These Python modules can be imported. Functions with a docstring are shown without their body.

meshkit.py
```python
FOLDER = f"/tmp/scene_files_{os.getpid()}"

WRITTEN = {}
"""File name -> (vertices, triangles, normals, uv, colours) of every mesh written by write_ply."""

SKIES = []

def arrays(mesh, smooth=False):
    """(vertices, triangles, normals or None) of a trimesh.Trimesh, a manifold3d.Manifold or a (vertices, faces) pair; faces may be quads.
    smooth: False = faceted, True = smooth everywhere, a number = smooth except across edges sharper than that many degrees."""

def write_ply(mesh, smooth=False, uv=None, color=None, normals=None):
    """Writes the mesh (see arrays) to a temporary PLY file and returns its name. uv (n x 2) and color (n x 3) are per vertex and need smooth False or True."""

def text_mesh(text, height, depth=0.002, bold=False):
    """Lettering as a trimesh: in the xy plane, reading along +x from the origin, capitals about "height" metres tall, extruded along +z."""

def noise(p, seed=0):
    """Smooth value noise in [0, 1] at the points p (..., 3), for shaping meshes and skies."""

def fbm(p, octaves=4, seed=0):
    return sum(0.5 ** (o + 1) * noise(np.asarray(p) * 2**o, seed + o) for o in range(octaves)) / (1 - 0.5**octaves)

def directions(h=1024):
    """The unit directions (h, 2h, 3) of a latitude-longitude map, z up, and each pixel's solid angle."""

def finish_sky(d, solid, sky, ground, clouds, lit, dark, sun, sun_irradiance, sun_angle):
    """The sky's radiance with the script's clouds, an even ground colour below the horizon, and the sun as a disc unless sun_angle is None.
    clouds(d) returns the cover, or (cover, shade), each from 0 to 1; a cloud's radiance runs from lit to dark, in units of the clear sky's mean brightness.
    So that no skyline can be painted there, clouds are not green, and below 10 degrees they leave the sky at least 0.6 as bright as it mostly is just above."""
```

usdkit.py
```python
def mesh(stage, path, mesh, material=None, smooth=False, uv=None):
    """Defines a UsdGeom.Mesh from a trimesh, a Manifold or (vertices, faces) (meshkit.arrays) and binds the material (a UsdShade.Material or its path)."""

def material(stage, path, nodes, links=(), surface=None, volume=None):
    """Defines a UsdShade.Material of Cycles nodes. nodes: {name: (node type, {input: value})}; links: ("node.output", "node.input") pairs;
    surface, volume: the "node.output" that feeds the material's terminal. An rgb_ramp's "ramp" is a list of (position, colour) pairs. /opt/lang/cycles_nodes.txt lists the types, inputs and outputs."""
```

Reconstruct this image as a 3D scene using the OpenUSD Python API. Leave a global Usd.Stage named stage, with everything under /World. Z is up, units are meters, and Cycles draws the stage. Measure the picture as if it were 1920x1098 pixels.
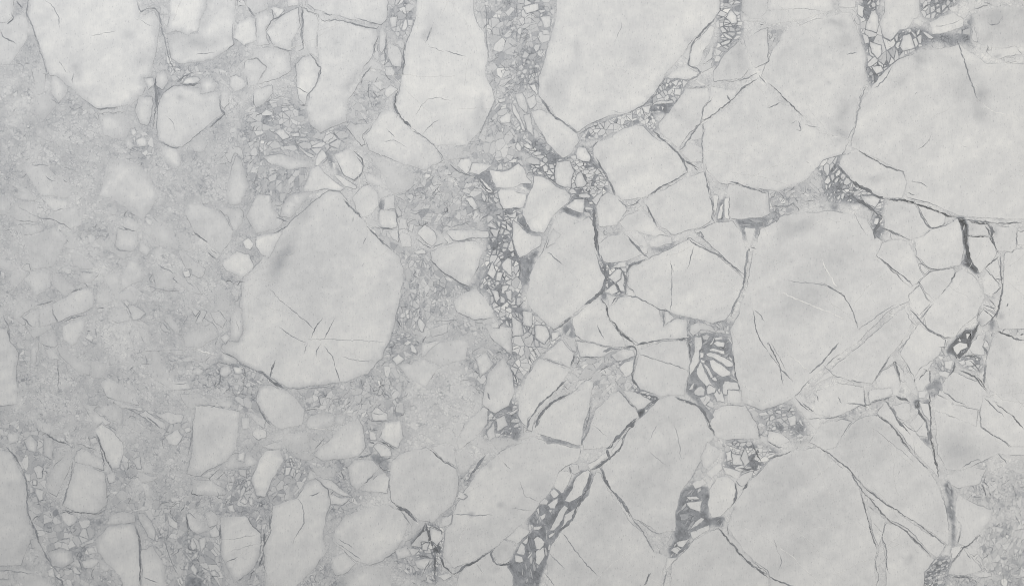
# A polished slab of pale grey brecciated marble, seen square on from close by.
import math, random
import numpy as np
import shapely
from shapely.geometry import Polygon, LineString, box
from shapely.ops import unary_union
from shapely.strtree import STRtree
from scipy.spatial import Delaunay, Voronoi
from scipy.ndimage import gaussian_filter, distance_transform_edt, map_coordinates
import meshkit, usdkit
from pxr import Usd, UsdGeom, UsdLux, UsdShade, Gf, Sdf, Vt

stage = Usd.Stage.CreateInMemory()
UsdGeom.SetStageUpAxis(stage, UsdGeom.Tokens.z)
UsdGeom.SetStageMetersPerUnit(stage, 1.0)
UsdGeom.Xform.Define(stage, '/World')
UsdGeom.Scope.Define(stage, '/World/Looks')
rng = np.random.default_rng(7)
random.seed(7)

# ------------------------------------------------------------------ camera and lamps
PX = 600.0                      # drawing units (the stone's own plan is drawn in these) per metre
W, H = 1920, 1098
cam = UsdGeom.Camera.Define(stage, '/World/camera')
cam.CreateFocalLengthAttr(50.0)
cam.CreateHorizontalApertureAttr(36.0)
cam.CreateVerticalApertureAttr(36.0 * 585 / 1024)
DIST = W / PX * 50 / 36
cam.CreateClippingRangeAttr(Gf.Vec2f(0.05, 100))
UsdGeom.XformCommonAPI(cam).SetTranslate(Gf.Vec3d(0, 0, DIST))
cam.CreateExposureAttr(0.67)

def lamp(name, pos, target, w, h, watts, color):
    l = UsdLux.RectLight.Define(stage, '/World/' + name)
    l.CreateWidthAttr(w); l.CreateHeightAttr(h)
    l.CreateIntensityAttr(watts); l.CreateColorAttr(Gf.Vec3f(*color))
    m = Gf.Matrix4d().SetLookAt(Gf.Vec3d(*pos), Gf.Vec3d(*target), Gf.Vec3d(0.01, 1, 0.02)).GetInverse()
    l.AddTransformOp().Set(m)
lamp('window_light', (-2.2, 3.6, 5.2), (-0.2, 0.1, 0), 3.0, 2.4, 9.0, (0.965, 0.982, 1.0))
lamp('room_light', (3.4, -0.6, 5.5), (0.2, 0, 0), 3.0, 3.0, 5.0, (1.0, 0.978, 0.932))

# ------------------------------------------------------------------ the stone's plan
# Lines: "@rc" / "@f" / "@z x y scale" set the origin; s = stone (tone, softness, outline); r = crushed stone (grain, filling, tone of the
# chips, tone of the cement, outline); d = pocket of dark cement; v = vein (width, tone, course); m = cloud of mineral in the stone.
PLAN = """@00
s 212 3 170,0 700,0 780,20 790,95 870,60 905,130 880,290 850,420 800,540 740,590 640,605 540,615 470,560 390,490 275,425 230,280 190,170 160,90
s 207 8 0,130 50,130 100,90 140,80 160,130 150,230 110,290 60,360 0,430
s 208 6 0,0 70,0 80,90 40,130 0,120
s 220 2 285,430 310,425 385,490 370,540 325,580 285,520
s 211 2 810,440 860,430 870,480 830,510
s 211 1 880,410 930,400 950,450 915,510 875,480
s 214 2 780,545 860,540 860,640 830,710 790,700 755,620
s 210 1 920,520 980,480 1130,500 1225,520 1235,580 1250,640 1130,740 1020,835 960,820 890,790 880,700 885,600
s 213 5 985,0 1140,0 1160,40 1125,110 1120,165 1060,200 990,175 930,195 955,90
s 205 5 1155,0 1340,0 1320,130 1310,200 1320,250 1250,300 1190,340 1010,360 960,330 940,200 1120,190
s 210 1 1330,140 1400,90 1440,110 1440,230 1370,255 1310,210
s 220 1 1030,470 1040,440 1110,425 1130,450 1090,480
s 217 4 1130,440 1190,430 1220,470 1200,520 1130,525
s 207 4 1380,340 1440,330 1500,380 1440,490 1400,485 1370,410
s 206 2 1295,440 1330,420 1380,450 1385,490 1320,520 1290,490
s 207 2 1240,520 1280,490 1290,580 1260,620 1240,590
s 206 10 590,960 620,910 680,893 770,918 835,975 880,1070 885,1120 830,1200 800,1240 740,1190 650,1130 560,1100
s 212 2 735,730 760,720 775,745 750,770
s 213 2 760,790 800,770 830,780 820,820 770,825
s 207 6 1270,1080 1300,960 1330,870 1360,900 1380,960 1400,1050 1350,1150 1290,1150
s 210 9 900,820 990,840 1020,900 1000,960 930,910
s 213 4 200,850 235,840 200,910 160,930
s 209 4 65,530 100,510 95,560
s 209 4 70,640 110,625 115,650
s 204 10 200,560 270,520 320,590 250,680 200,640
s 203 10 550,650 690,640 740,720 700,800 580,760
r 9 .8 205 172 370,560 460,560 540,630 500,650 380,640
r 9 .8 206 168 890,30 925,180 960,190 990,380 1100,370 1280,400 1280,430 1110,415 1000,490 960,430 930,300
r 9 .8 206 172 720,700 760,760 840,720 870,850 840,950 760,900 700,890 760,830
r 10 .8 205 170 1370,820 1440,750 1440,1098 1410,1050 1390,950
r 9 .7 200 175 1250,740 1400,690 1440,800 1300,800
r 8 .7 200 175 0,1000 60,1040 120,1080 0,1098
d 150 870,470 915,515 890,560 885,620 868,600 880,520
m 1100,240 100,40 0 -22
m 430,400 25,80 -20 -16
m 480,520 90,18 10 -14
m 800,330 40,90 20 -12
m 880,150 25,60 10 -10
m 720,190 60,40 0 -8
m 380,260 50,30 -40 -8
m 1150,110 30,50 0 -10
m 1010,545 20,12 0 -25
m 1080,780 30,70 50 -16
v 6 172 160,0 150,80 200,200 240,340 265,420
v 8 150 40,140 75,110 70,70
v 6 155 5,170 15,215 70,230 90,250
v 8 155 90,10 125,45
v 4 170 250,0 300,40 330,100 340,160
v 4 165 330,340 380,415
v 4 170 415,410 405,470
v 5 160 550,620 600,610 660,605
v 8 150 880,420 870,490 890,560 870,640 865,700
v 5 160 1310,130 1305,200 1320,245
v 7 160 1235,560 1240,610 1260,640 1210,690 1180,720
v 4 165 900,800 980,835 1030,830
v 3 175 930,650 980,690 985,740
v 5 160 1380,420 1395,480
v 5 160 1430,530 1425,600
v 8 158 1390,40 1430,90
v 7 160 770,0 790,70 830,50 870,40 900,80 915,180 935,260 960,360 990,410
v 3 175 780,100 830,140 860,145
v 4 185 510,200 590,185 650,175
v 4 175 180,930 270,930
v 4 175 360,940 430,960
v 5 165 290,560 320,580
v 10 155 1000,460 1030,430 1070,415
v 9 155 1010,470 1080,480 1130,465
v 4 178 1100,310 1160,300 1210,290
@01
s 211 3 375,130 450,110 560,145 680,165 690,200 665,260 660,310 600,390 590,460 520,560 510,680 420,720 360,745 300,700 285,620 300,550 300,450 345,400 355,350 345,250 350,160
s 210 2 290,20 360,0 750,0 740,110 700,140 560,115 400,75 330,50
s 207 2 700,150 740,190 725,270 705,300 690,290 695,200
s 209 4 270,50 340,80 350,130 340,270 350,330 300,300 270,230 265,150
s 219 2 225,360 260,320 320,320 360,380 350,460 290,540 280,590 240,560 225,470
s 208 3 60,190 100,130 150,80 240,40 250,150 205,230 200,290 100,260
s 208 4 0,270 90,265 190,295 200,400 130,440 0,480 -60,400
s 213 1 80,50 110,40 160,50 160,80 120,100
s 206 3 0,80 60,60 100,110 50,160 60,210 80,250 0,260 -60,200
s 207 2 0,500 90,475 95,530 50,580 0,610 -30,560
s 208 2 110,0 240,0 240,30 180,40
s 205 3 0,0 90,0 70,50 0,75 -60,60
s 212 1 930,0 1200,0 1225,60 1240,130 1280,180 1300,300 1290,430 1330,500 1345,560 1290,690 1240,760 1180,820 1050,815 1010,825 950,775 880,735 800,650 785,590 800,530 825,430 840,370 830,290 850,230 900,100
s 210 5 600,760 660,690 710,620 760,620 850,710 930,780 1010,840 1050,900 950,960 850,930 720,880 640,850
s 211 0 730,500 760,475 800,500 770,530 740,550 725,530
s 207 0 725,380 770,375 785,400 775,430 730,425
s 205 2 740,240 800,260 825,310 820,380 770,370 740,320
s 207 1 750,100 800,90 790,150 760,160
s 211 2 30,880 130,860 220,890 300,910 310,940 200,955 90,930
s 216 0 330,930 345,870 370,845 400,880 350,930
s 213 0 280,1030 310,950 350,930 390,970 430,1010 500,1060 470,1075 390,1060 330,1080 270,1098 268,1060
s 212 0 440,870 520,830 570,880 605,930 595,970 545,1015 490,980
s 216 0 430,980 470,985 570,1050 560,1065 500,1050
s 218 0 425,910 450,920 440,960
s 210 6 600,960 700,1000 740,1060 700,1050 620,1020
s 212 0 100,740 150,725 190,770 150,790
s 214 0 190,745 240,740 245,765 200,770
s 213 0 200,790 280,850 330,880 310,890 240,830
s 216 0 1360,560 1400,545 1405,570 1370,580
s 217 0 1365,670 1420,630 1440,640 1430,690 1380,690
s 219 0 1130,930 1150,890 1200,890 1215,910 1200,960 1180,980
s 220 0 1200,970 1215,910 1280,920 1330,930 1290,960 1250,985
s 206 10 620,860 750,900 900,980 880,1060 780,1098 740,1050 700,960
s 205 10 1060,830 1170,830 1160,890 1080,900
r 9 .8 206 162 0,620 100,540 230,570 300,700 360,750 480,700 530,760 500,830 440,870 380,830 330,900 180,850 0,860
r 10 .8 203 168 0,900 150,960 300,950 270,1050 230,1098 0,1098
r 8 .85 208 155 760,0 920,0 890,110 850,230 800,210 740,140 760,60
r 8 .8 206 165 700,280 740,240 820,310 835,420 800,460 720,420 700,340
r 8 .8 205 172 580,470 700,460 720,560 700,620 600,700 540,680 530,560
r 9 .8 206 172 1240,20 1400,0 1440,0 1440,540 1380,520 1310,420 1320,250 1290,150
r 8 .8 206 175 1340,560 1440,480 1440,900 1320,930 1190,880 1060,900 1020,850 1180,830 1290,700
r 8 .85 208 160 1330,950 1440,880 1440,950 1310,970
r 8 .8 206 166 1060,900 1130,960 1250,990 1340,1098 1200,1098 1100,980
r 7 .8 205 180 870,950 1000,900 1100,960 1250,1098 850,1098
d 140 795,510 780,545 775,610 800,655 790,660 770,605 775,540
d 150 450,940 490,975 495,985 455,975
d 150 380,860 420,860 440,900 430,960 400,900
d 145 1260,985 1310,960 1320,1010 1350,1070 1330,1080 1280,1020
m 960,190 20,60 15 -18
m 1260,640 25,110 8 -24
m 1000,120 60,80 0 -8
m 540,460 25,110 38 -18
m 440,230 60,60 0 -8
m 480,700 90,40 0 -16
m 330,400 25,40 0 -14
m 545,870 25,50 -20 -16
m 880,960 60,60 0 -12
m 130,900 90,20 0 -10
m 1200,770 60,30 30 -14
v 8 162 260,0 265,100 255,180 270,270 240,290
v 7 155 300,300 350,370 365,380 360,450
v 5 155 225,490 295,530
v 6 160 245,585 280,590
v 6 155 50,180 90,110 130,100 160,60
v 5 160 90,55 100,110
v 5 160 60,190 90,230
v 5 160 100,262 200,290
v 5 160 380,75 430,85
v 6 160 390,118 450,110 560,140 680,165 690,150
v 4 165 560,100 700,140
v 7 155 690,200 665,260 668,300
v 10 152 740,190 725,270 730,330 725,370
v 6 155 650,375 600,430 592,465
v 4 160 685,430 670,460
v 8 158 840,240 830,290 835,350 825,420
v 11 145 800,510 785,540 775,600 810,660 880,720
v 4 165 880,720 940,770 1010,830 1060,900
v 4 165 940,765 975,710 1030,675
v 4 160 700,790 790,795 850,830
v 3 170 730,725 790,780
v 3 172 960,560 1020,548 1100,570
v 3 178 900,640 960,560
v 4 165 1065,285 1180,320
v 3 180 970,260 1060,290
v 4 165 610,755 650,720 660,690
v 7 148 550,850 590,880 605,930 595,970 545,1020
v 6 170 990,150 960,240
v 6 165 1340,560 1310,640 1260,750
v 4 165 1345,480 1355,530
v 5 168 1290,20 1300,130 1290,200 1310,330
v 4 168 1320,30 1325,200
v 5 165 1360,80 1370,120
v 8 148 1240,990 1290,1050 1340,1085
v 6 155 1090,920 1130,960 1230,1000
@02
s 213 1 260,0 1180,0 1170,60 1120,130 1010,230 960,310 860,420 810,530 740,590 640,640 540,650 460,690 370,745 260,670 210,600 150,540 150,440 180,340 210,240 240,140 250,60
s 213 1 60,40 150,20 150,60 80,80
s 216 1 160,100 215,90 220,150 180,160
s 214 1 160,170 210,170 215,200 175,200
s 210 0 20,530 60,520 80,560 90,630 70,640 30,590
s 214 0 80,560 120,530 145,580 130,600 100,620
s 212 0 100,480 130,470 150,520 140,540
s 212 0 0,580 20,600 60,690 85,745 60,730 20,650 0,620
s 206 2 60,650 105,640 110,700 125,770 90,740
s 209 0 105,630 150,615 240,650 300,700 370,755 380,790 330,870 290,890 250,860 200,810 180,770 130,690
s 210 0 480,800 550,780 620,730 700,700 740,710 800,770 880,820 950,880 975,940 960,985 870,1040 780,1090 730,1115 620,1130 590,1110 560,1040 530,980 480,920 455,880 455,830
s 214 0 1000,330 1010,260 1120,140 1140,160 1120,230 1080,290 1050,370 1010,380
s 210 2 870,430 930,380 980,370 1050,410 1040,440 960,450 890,440
s 216 0 1145,130 1160,110 1170,160 1150,155
s 217 0 1205,100 1230,50 1265,90 1270,130 1230,140
s 206 0 1100,300 1170,190 1130,270 1130,330 1070,370
s 203 4 1130,400 1200,300 1280,230 1330,300 1340,370 1300,440 1220,450 1130,460
s 208 1 900,600 980,500 1100,490 1120,540 1080,600 1060,690 980,770 940,830 900,810 830,740 825,690
s 216 0 780,590 830,570 900,560 910,575 870,580 830,590
s 214 0 730,600 780,590 770,640 740,630
s 212 0 890,460 940,450 920,490
s 212 0 910,500 950,500 950,540 910,540
s 208 0 960,450 990,465 960,500
s 215 0 785,605 805,600 800,620
s 215 0 812,600 835,600 825,625
s 215 0 842,595 860,600 850,630
s 211 1 1120,480 1200,500 1280,500 1240,560 1200,610 1070,680 1070,620 1110,560
s 208 0 1080,695 1075,780 1010,790 1000,760 1050,700
s 210 1 990,800 1070,830 1070,920 1010,910 950,860
s 209 6 1280,0 1440,0 1440,110 1340,110 1290,60
s 208 6 1300,220 1440,150 1440,350 1370,390 1340,350
r 9 .85 207 160 0,0 240,0 240,120 190,300 150,440 150,530 80,500 0,500
r 8 .9 209 148 1180,0 1260,0 1300,100 1290,210 1200,290 1140,390 1130,330 1180,180 1150,100
r 6 .85 209 150 860,430 1000,450 960,520 900,620 780,640 830,700 790,740 720,690 600,740 500,780 380,780 460,690 640,640 760,580
r 7 .8 206 165 0,520 110,600 130,700 200,810 250,870 200,880 60,780 0,700
d 132 775,600 870,575 915,575 880,640 830,625 780,625
m 250,520 50,130 -20 -12
m 370,260 16,40 0 -18
m 1000,230 20,30 0 -25
m 940,640 50,30 -30 -14
m 1290,310 60,90 30 -8
m 700,300 120,200 30 -5
m 500,900 30,80 20 -14
m 660,960 120,40 -20 -7
v 4 160 615,125 610,170 570,235
v 9 148 150,540 200,600 220,640 290,690 370,750
v 5 160 375,755 440,720 520,680
v 9 152 1140,110 1060,190 1010,250 1000,300
v 3 170 550,620 640,640
v 7 150 1380,440 1300,500 1240,560 1160,630 1060,690
v 7 155 1210,535 1230,570
v 6 158 1130,545 1075,610 1060,690
v 5 162 1200,455 1310,450 1380,410
v 4 170 1000,490 1060,490 1110,480
v 7 155 1060,690 1000,770 960,830 930,850
v 9 146 790,730 860,800 930,860 970,910 985,970
v 8 148 985,970 940,1000 860,1040 780,1095
v 7 150 960,890 1050,950
v 8 148 1080,960 1100,1040 1110,1098
v 5 165 1075,690 1070,760 1075,850 1070,920
v 10 142 1225,1020 1310,1045 1430,1090
v 5 160 1390,420 1430,470
v 6 150 450,830 480,795
v 10 145 435,840 445,900
v 9 150 470,880 500,950 550,1020 575,1098
v 7 148 150,960 230,1020 320,1070
v 7 160 1000,300 990,370 1050,390 1060,420 980,460
v 6 165 860,440 810,520 740,590 650,640
@03
s 216 1 905,130 980,85 1040,70 1105,110 1100,150 1000,185 930,195
s 212 2 650,80 690,0 860,0 850,80 790,160 740,170 690,230 650,210 625,130
s 216 0 550,150 575,60 610,60 625,140 610,185 550,170
s 214 0 570,230 640,255 640,310 620,330 585,290
s 212 0 500,20 540,40 530,100 500,80
s 212 0 580,370 640,370 650,400 610,420
s 213 0 740,260 760,200 800,190 830,270 760,290
s 212 0 860,0 890,0 870,50
s 210 0 1060,0 1240,0 1160,50 1130,70
s 215 0 1020,40 1070,25 1070,70 1030,65
s 214 1 1230,290 1280,280 1390,255 1430,310 1440,330 1390,310 1340,320 1290,340 1245,310
s 212 2 370,0 490,0 490,40 400,40
s 210 8 0,60 200,50 330,70 200,110 0,140 -40,100
s 212 0 530,190 560,200 570,240 545,245
s 211 1 820,110 870,110 860,150 820,140
s 198 10 1150,90 1240,40 1440,30 1440,250 1300,270 1200,270
r 8 .85 209 146 490,0 660,0 620,80 650,210 740,170 870,160 870,260 740,330 690,400 620,480 560,470 550,300 520,180
r 8 .7 205 148 850,60 900,0 1000,0 1060,20 1010,60 920,110 880,100
r 9 .6 195 150 870,150 920,190 1060,180 1110,130 1150,80 1140,200 1170,280 1110,240 1000,260 940,230 870,270
r 8 .8 205 148 270,950 330,850 430,830 390,930 460,1010 600,1098 330,1098 310,1000
r 9 .8 203 182 0,1098 100,1020 300,960 330,1098
r 7 .8 205 180 0,180 100,150 100,220 40,320 0,340
m 1200,540 40,60 20 -20
m 1190,640 40,40 0 -14
m 1100,500 70,110 0 -10
m 420,640 50,200 20 -12
m 440,780 60,40 0 -14
m 450,240 60,60 20 -14
m 390,130 60,20 20 -18
m 610,1010 55,30 -20 -22
m 850,330 25,40 0 -16
m 1000,340 100,30 10 -10
m 760,450 120,30 -40 -8
m 1280,100 60,60 0 -14
m 1410,50 30,20 0 -30
m 180,465 20,8 0 -18
m 140,535 6,6 0 -30
m 340,460 6,6 0 -28
m 260,490 5,5 0 -25
m 970,468 6,6 0 -28
m 1290,320 25,14 0 -25
m 1400,320 14,14 0 -25
v 5 145 0,470 70,530 150,610 200,660
v 6 150 1060,220 1100,330 1140,450 1180,560
v 3 226 1180,560 1240,620 1440,670
v 6 145 510,845 590,900 690,945 770,965
v 5 150 805,1015 905,1050
v 4 150 920,750 895,810 840,840
v 5 155 0,610 70,580
v 14 128 390,930 460,1010 600,1095
v 5 155 440,310 500,295
v 5 150 1160,50 1240,25
v 5 155 600,490 660,450 700,370
v 6 175 550,480 520,560 490,720 470,790
v 5 178 940,150 1020,140 1090,110
v 5 150 780,1080 830,1098
v 4 165 170,680 190,740 160,730
v 4 165 130,700 160,680
v 3 170 210,700 290,720
v 4 165 840,520 830,530
v 7 150 860,60 880,40 920,20
v 5 158 400,935 430,970 460,1000
v 6 155 1235,290 1245,260
v 4 168 1230,120 1260,150 1300,130 1320,90
@10
s 205 3 1035,100 1060,40 1110,40 1200,80 1270,125 1305,200 1300,260 1240,330 1165,270 1090,200
s 208 1 1160,290 1180,280 1240,340 1215,360
s 213 1 680,140 720,115 770,150 790,190 760,205 710,185
s 207 1 660,180 700,190 775,205 775,280 740,315 680,310 645,280
s 207 1 785,265 830,280 845,310 825,345 780,310
s 212 2 815,130 860,140 850,180 820,160
s 208 1 775,210 805,215 800,250 780,245
s 206 2 490,230 515,215 535,250 520,275 495,265
s 207 2 600,345 625,333 655,345 640,355 610,355
s 207 7 700,420 730,360 780,380 820,440 800,480 740,500 670,540 680,490
s 207 1 290,610 400,555 440,530 525,525 530,630 470,660 360,700 325,715 300,660
s 203 3 215,640 285,620 320,715 230,740 220,690
s 207 2 125,690 160,660 215,640 225,740 185,745
s 205 6 350,740 400,710 480,690 475,760 430,830 400,850 355,810
s 208 3 540,560 575,525 625,550 630,600 580,620 540,600
s 210 1 545,645 570,630 585,650 560,665
s 206 2 720,640 750,610 825,660 790,695 745,705
s 206 1 690,595 715,590 735,610 720,635
s 202 6 640,640 715,640 735,700 660,720 600,690
s 212 1 455,825 480,820 500,840 480,848
s 208 2 475,800 500,770 525,800 520,830
s 206 6 0,700 40,750 60,820 110,890 95,980 100,1098 100,1180 0,1220
s 205 4 175,870 215,790 220,840 200,960 170,940
s 212 4 1300,680 1330,620 1360,640 1365,760 1340,820 1290,820 1295,740
s 213 3 1250,380 1330,310 1400,330 1430,400 1350,480 1330,450 1270,420
s 213 1 1365,260 1400,235 1435,270 1410,310 1380,300
s 211 1 1240,800 1275,770 1295,800 1270,835
s 208 4 1180,660 1240,650 1275,700 1255,750 1210,720
s 203 6 1040,470 1100,500 1140,560 1060,540 970,470 1000,440
s 208 2 1030,430 1065,415 1075,455 1040,465
s 211 0 1240,970 1290,955 1305,1000 1270,1025 1235,1010
s 213 0 1310,970 1355,965 1360,1000 1320,1005
s 210 0 1370,970 1410,985 1380,1000
s 205 1 1080,980 1110,960 1150,985 1120,1010 1080,1000
s 206 5 1130,640 1165,650 1135,720 1100,720
s 203 10 510,930 600,940 590,1030 515,1030
s 205 5 960,1050 1050,1040 1080,1090 970,1098
s 208 3 1240,870 1330,920 1330,950 1260,940
s 202 12 300,100 430,60 460,170 390,190 300,140
s 200 12 140,250 300,180 380,240 300,400 180,420
s 203 8 60,540 130,480 160,440 90,420 50,470
s 204 8 610,70 650,50 660,110 620,110
s 202 12 860,430 960,420 990,520 880,540
s 201 12 1030,780 1200,720 1230,790 1120,860 1040,850
s 204 12 1210,530 1300,520 1290,650 1220,650
s 203 12 650,740 710,720 720,760 670,780
s 202 12 1100,880 1170,900 1150,940 1090,930
r 8 .7 200 176 700,90 880,40 870,130 800,130 690,140
r 8 .7 203 172 30,640 80,700 70,800 180,870 170,1000 140,1098 100,1098 110,900 40,730
r 8 .7 200 178 440,160 560,150 620,200 600,250 440,240
r 9 .75 205 170 1210,940 1440,900 1440,1098 1210,1098
r 8 .6 198 178 840,440 980,450 1010,540 860,520
r 8 .6 200 178 960,900 1080,910 1220,1000 1200,1098 1000,1050
r 8 .6 198 180 30,540 120,500 160,520 60,560
r 8 .7 206 174 1220,420 1300,470 1370,480 1360,590 1310,560 1240,480
v 2 188 800,870 930,875 1050,868
v 7 229 1085,868 1140,875 1210,898
v 6 150 1085,200 1130,240 1165,270
v 5 150 1180,300 1220,330
v 5 150 1170,320 1210,360
v 5 150 685,170 720,195 760,200
v 4 165 640,290 680,315 740,318
v 5 160 1230,80 1270,120
v 4 165 100,65 200,120 300,135 400,190
v 4 165 890,390 980,440
v 4 170 1040,470 1100,530
v 5 160 120,680 180,740
v 4 165 195,625 300,590
v 4 165 400,550 440,530
v 6 160 360,710 410,690 470,670
v 4 160 300,660 330,715
v 4 160 690,595 725,635 750,705
v 4 165 1130,680 1200,720 1225,755
v 5 155 1330,700 1340,760
v 5 155 1240,870 1320,910 1350,945 1440,990
v 7 155 1230,940 1340,960 1380,980 1370,1090
v 4 160 980,1060 1060,1060
v 4 165 380,1020 430,1045
v 4 165 800,950 840,950
v 5 165 325,930 330,1098
v 6 165 20,680 50,740 60,820
v 4 165 120,900 160,970
v 4 160 200,870 210,920
v 4 170 450,430 520,435
v 5 160 470,490 495,520
v 6 160 550,640 590,630
v 5 160 1310,500 1340,480 1380,490
v 4 170 830,510 920,535 1010,535
v 4 165 535,750 540,800
v 7 162 1240,980 1240,1050 1210,1080
@f
s 211 0 628,350 645,365 668,398 690,425 720,455 748,480 757,505 752,545 747,580 735,625 718,670 690,700 650,715 600,722 540,728 505,705 470,690 430,668 415,650 440,610 450,565 455,520 480,495 510,460 540,420 585,380 610,360
s 210 0 1215,372 1270,340 1318,322 1330,345 1338,392 1333,415 1310,428 1262,440 1235,422 1218,395 1205,380
s 209 3 1318,232 1370,200 1400,165 1423,150 1465,195 1505,225 1560,250 1593,265 1580,290 1545,300 1510,340 1460,360 1400,350 1350,345 1325,320 1318,300
s 207 4 1427,142 1440,110 1470,60 1530,35 1595,25 1610,60 1622,100 1622,150 1610,190 1600,240 1590,260 1540,250 1510,220 1470,185
s 206 1 1632,165 1680,112 1730,95 1800,85 1850,120 1920,115 1920,415 1860,410 1800,405 1740,380 1700,370 1690,320 1610,282 1595,275 1605,230 1615,190
s 206 1 1580,290 1605,284 1660,310 1695,322 1700,345 1690,370 1650,370 1600,345 1572,310
s 209 1 1365,345 1400,350 1440,360 1445,400 1430,408 1370,412 1360,380
s 206 1 1425,430 1470,402 1560,395 1625,410 1645,445 1700,490 1740,525 1722,560 1672,578 1610,640 1560,675 1515,715 1490,745 1470,755 1430,770 1395,755 1385,730 1375,680 1370,620 1385,585 1402,530 1410,480
s 206 2 1520,725 1570,681 1620,641 1680,586 1700,575 1712,605 1690,640 1660,680 1635,720 1600,715 1560,705
s 206 1 1690,650 1715,610 1728,605 1740,620 1780,635 1770,655 1740,690 1715,718 1700,690
s 203 2 1752,780 1760,730 1785,695 1835,715 1850,735 1870,765 1900,800 1920,830 1920,870 1870,850 1810,880 1775,880 1758,850
s 211 0 990,700 1010,672 1060,690 1070,695 1050,720 1020,755 1000,790 985,800 970,780 975,740
s 204 1 1440,865 1490,845 1525,838 1560,860 1595,890 1613,925 1630,980 1645,1030 1640,1060 1650,1098 1490,1098 1440,1072 1395,1033 1365,990 1375,950 1395,915
s 207 1 900,880 940,845 1000,820 1090,842 1083,862 1053,880 1033,918 1013,945 993,968 960,1000 925,1028 880,1055 850,1065 830,1040 835,1000 850,960 870,920
s 197 0 925,1030 945,1012 964,1020 962,1040 945,1052 935,1055
s 205 0 830,1098 860,1075 920,1032 938,1058 965,1062 980,1098
s 204 0 1250,1098 1258,1055 1275,1040 1300,1013 1345,990 1370,1020 1390,1045 1440,1082 1470,1098
s 208 1 905,745 915,700 945,668 962,700 965,735 955,760 930,775 905,765
s 209 0 413,968 463,967 473,985 490,1000 487,1040 475,1065 440,1092 430,1075 415,1040
s 211 4 1370,0 1440,0 1560,0 1560,20 1500,40 1440,45 1390,40
m 525,490 14,45 35 -22
m 560,420 14,60 35 -14
m 600,480 30,100 35 -5
m 1500,425 30,12 -20 -14
m 1470,430 15,30 20 -10
m 1580,480 60,50 30 -6
m 1500,560 60,60 0 -5
m 1880,640 20,60 0 -8
m 1530,550 40,60 30 -7
m 1660,520 20,30 0 -9
m 1350,590 50,20 -40 -8
m 1230,890 60,60 20 -5
m 1120,950 40,30 0 -7
m 1590,810 60,40 -30 -7
m 1790,840 30,30 0 -14
m 1830,850 50,25 20 -12
m 1480,950 80,60 20 -5
m 750,960 30,40 0 -6
m 1660,600 40,40 0 -5
m 1300,420 60,40 0 0
m 560,850 40,30 0 -8
m 1400,860 30,20 0 -5
@z 900 260 6.1
s 211 0 100,350 180,370 250,375 350,340 440,285 490,320 540,440 590,480 590,505 500,520 400,560 280,565 190,555 150,480
s 215 0 205,610 240,575 360,590 450,625 535,640 530,700 490,790 380,800 260,810 230,760
s 214 0 610,420 700,440 780,470 870,535 980,590 1030,650 1020,730 950,780 870,850 820,920 780,1000 730,1090 650,1080 580,1040 560,990 500,960 480,860 490,800 540,710 560,620 600,520
s 207 0 880,260 1030,250 1050,320 1075,360 1050,450 1030,560 960,560 860,500 850,400 860,330
s 210 0 1100,410 1160,360 1190,430 1230,510 1190,555 1110,560 1080,490
s 217 0 1100,170 1130,100 1210,95 1245,150 1270,210 1240,265 1170,260 1100,240
s 215 0 980,780 1060,720 1080,690 1200,690 1190,780 1170,860 1100,840
s 216 0 720,310 760,290 785,330 770,385 730,380
s 213 0 790,290 840,300 850,340 800,350
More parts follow.
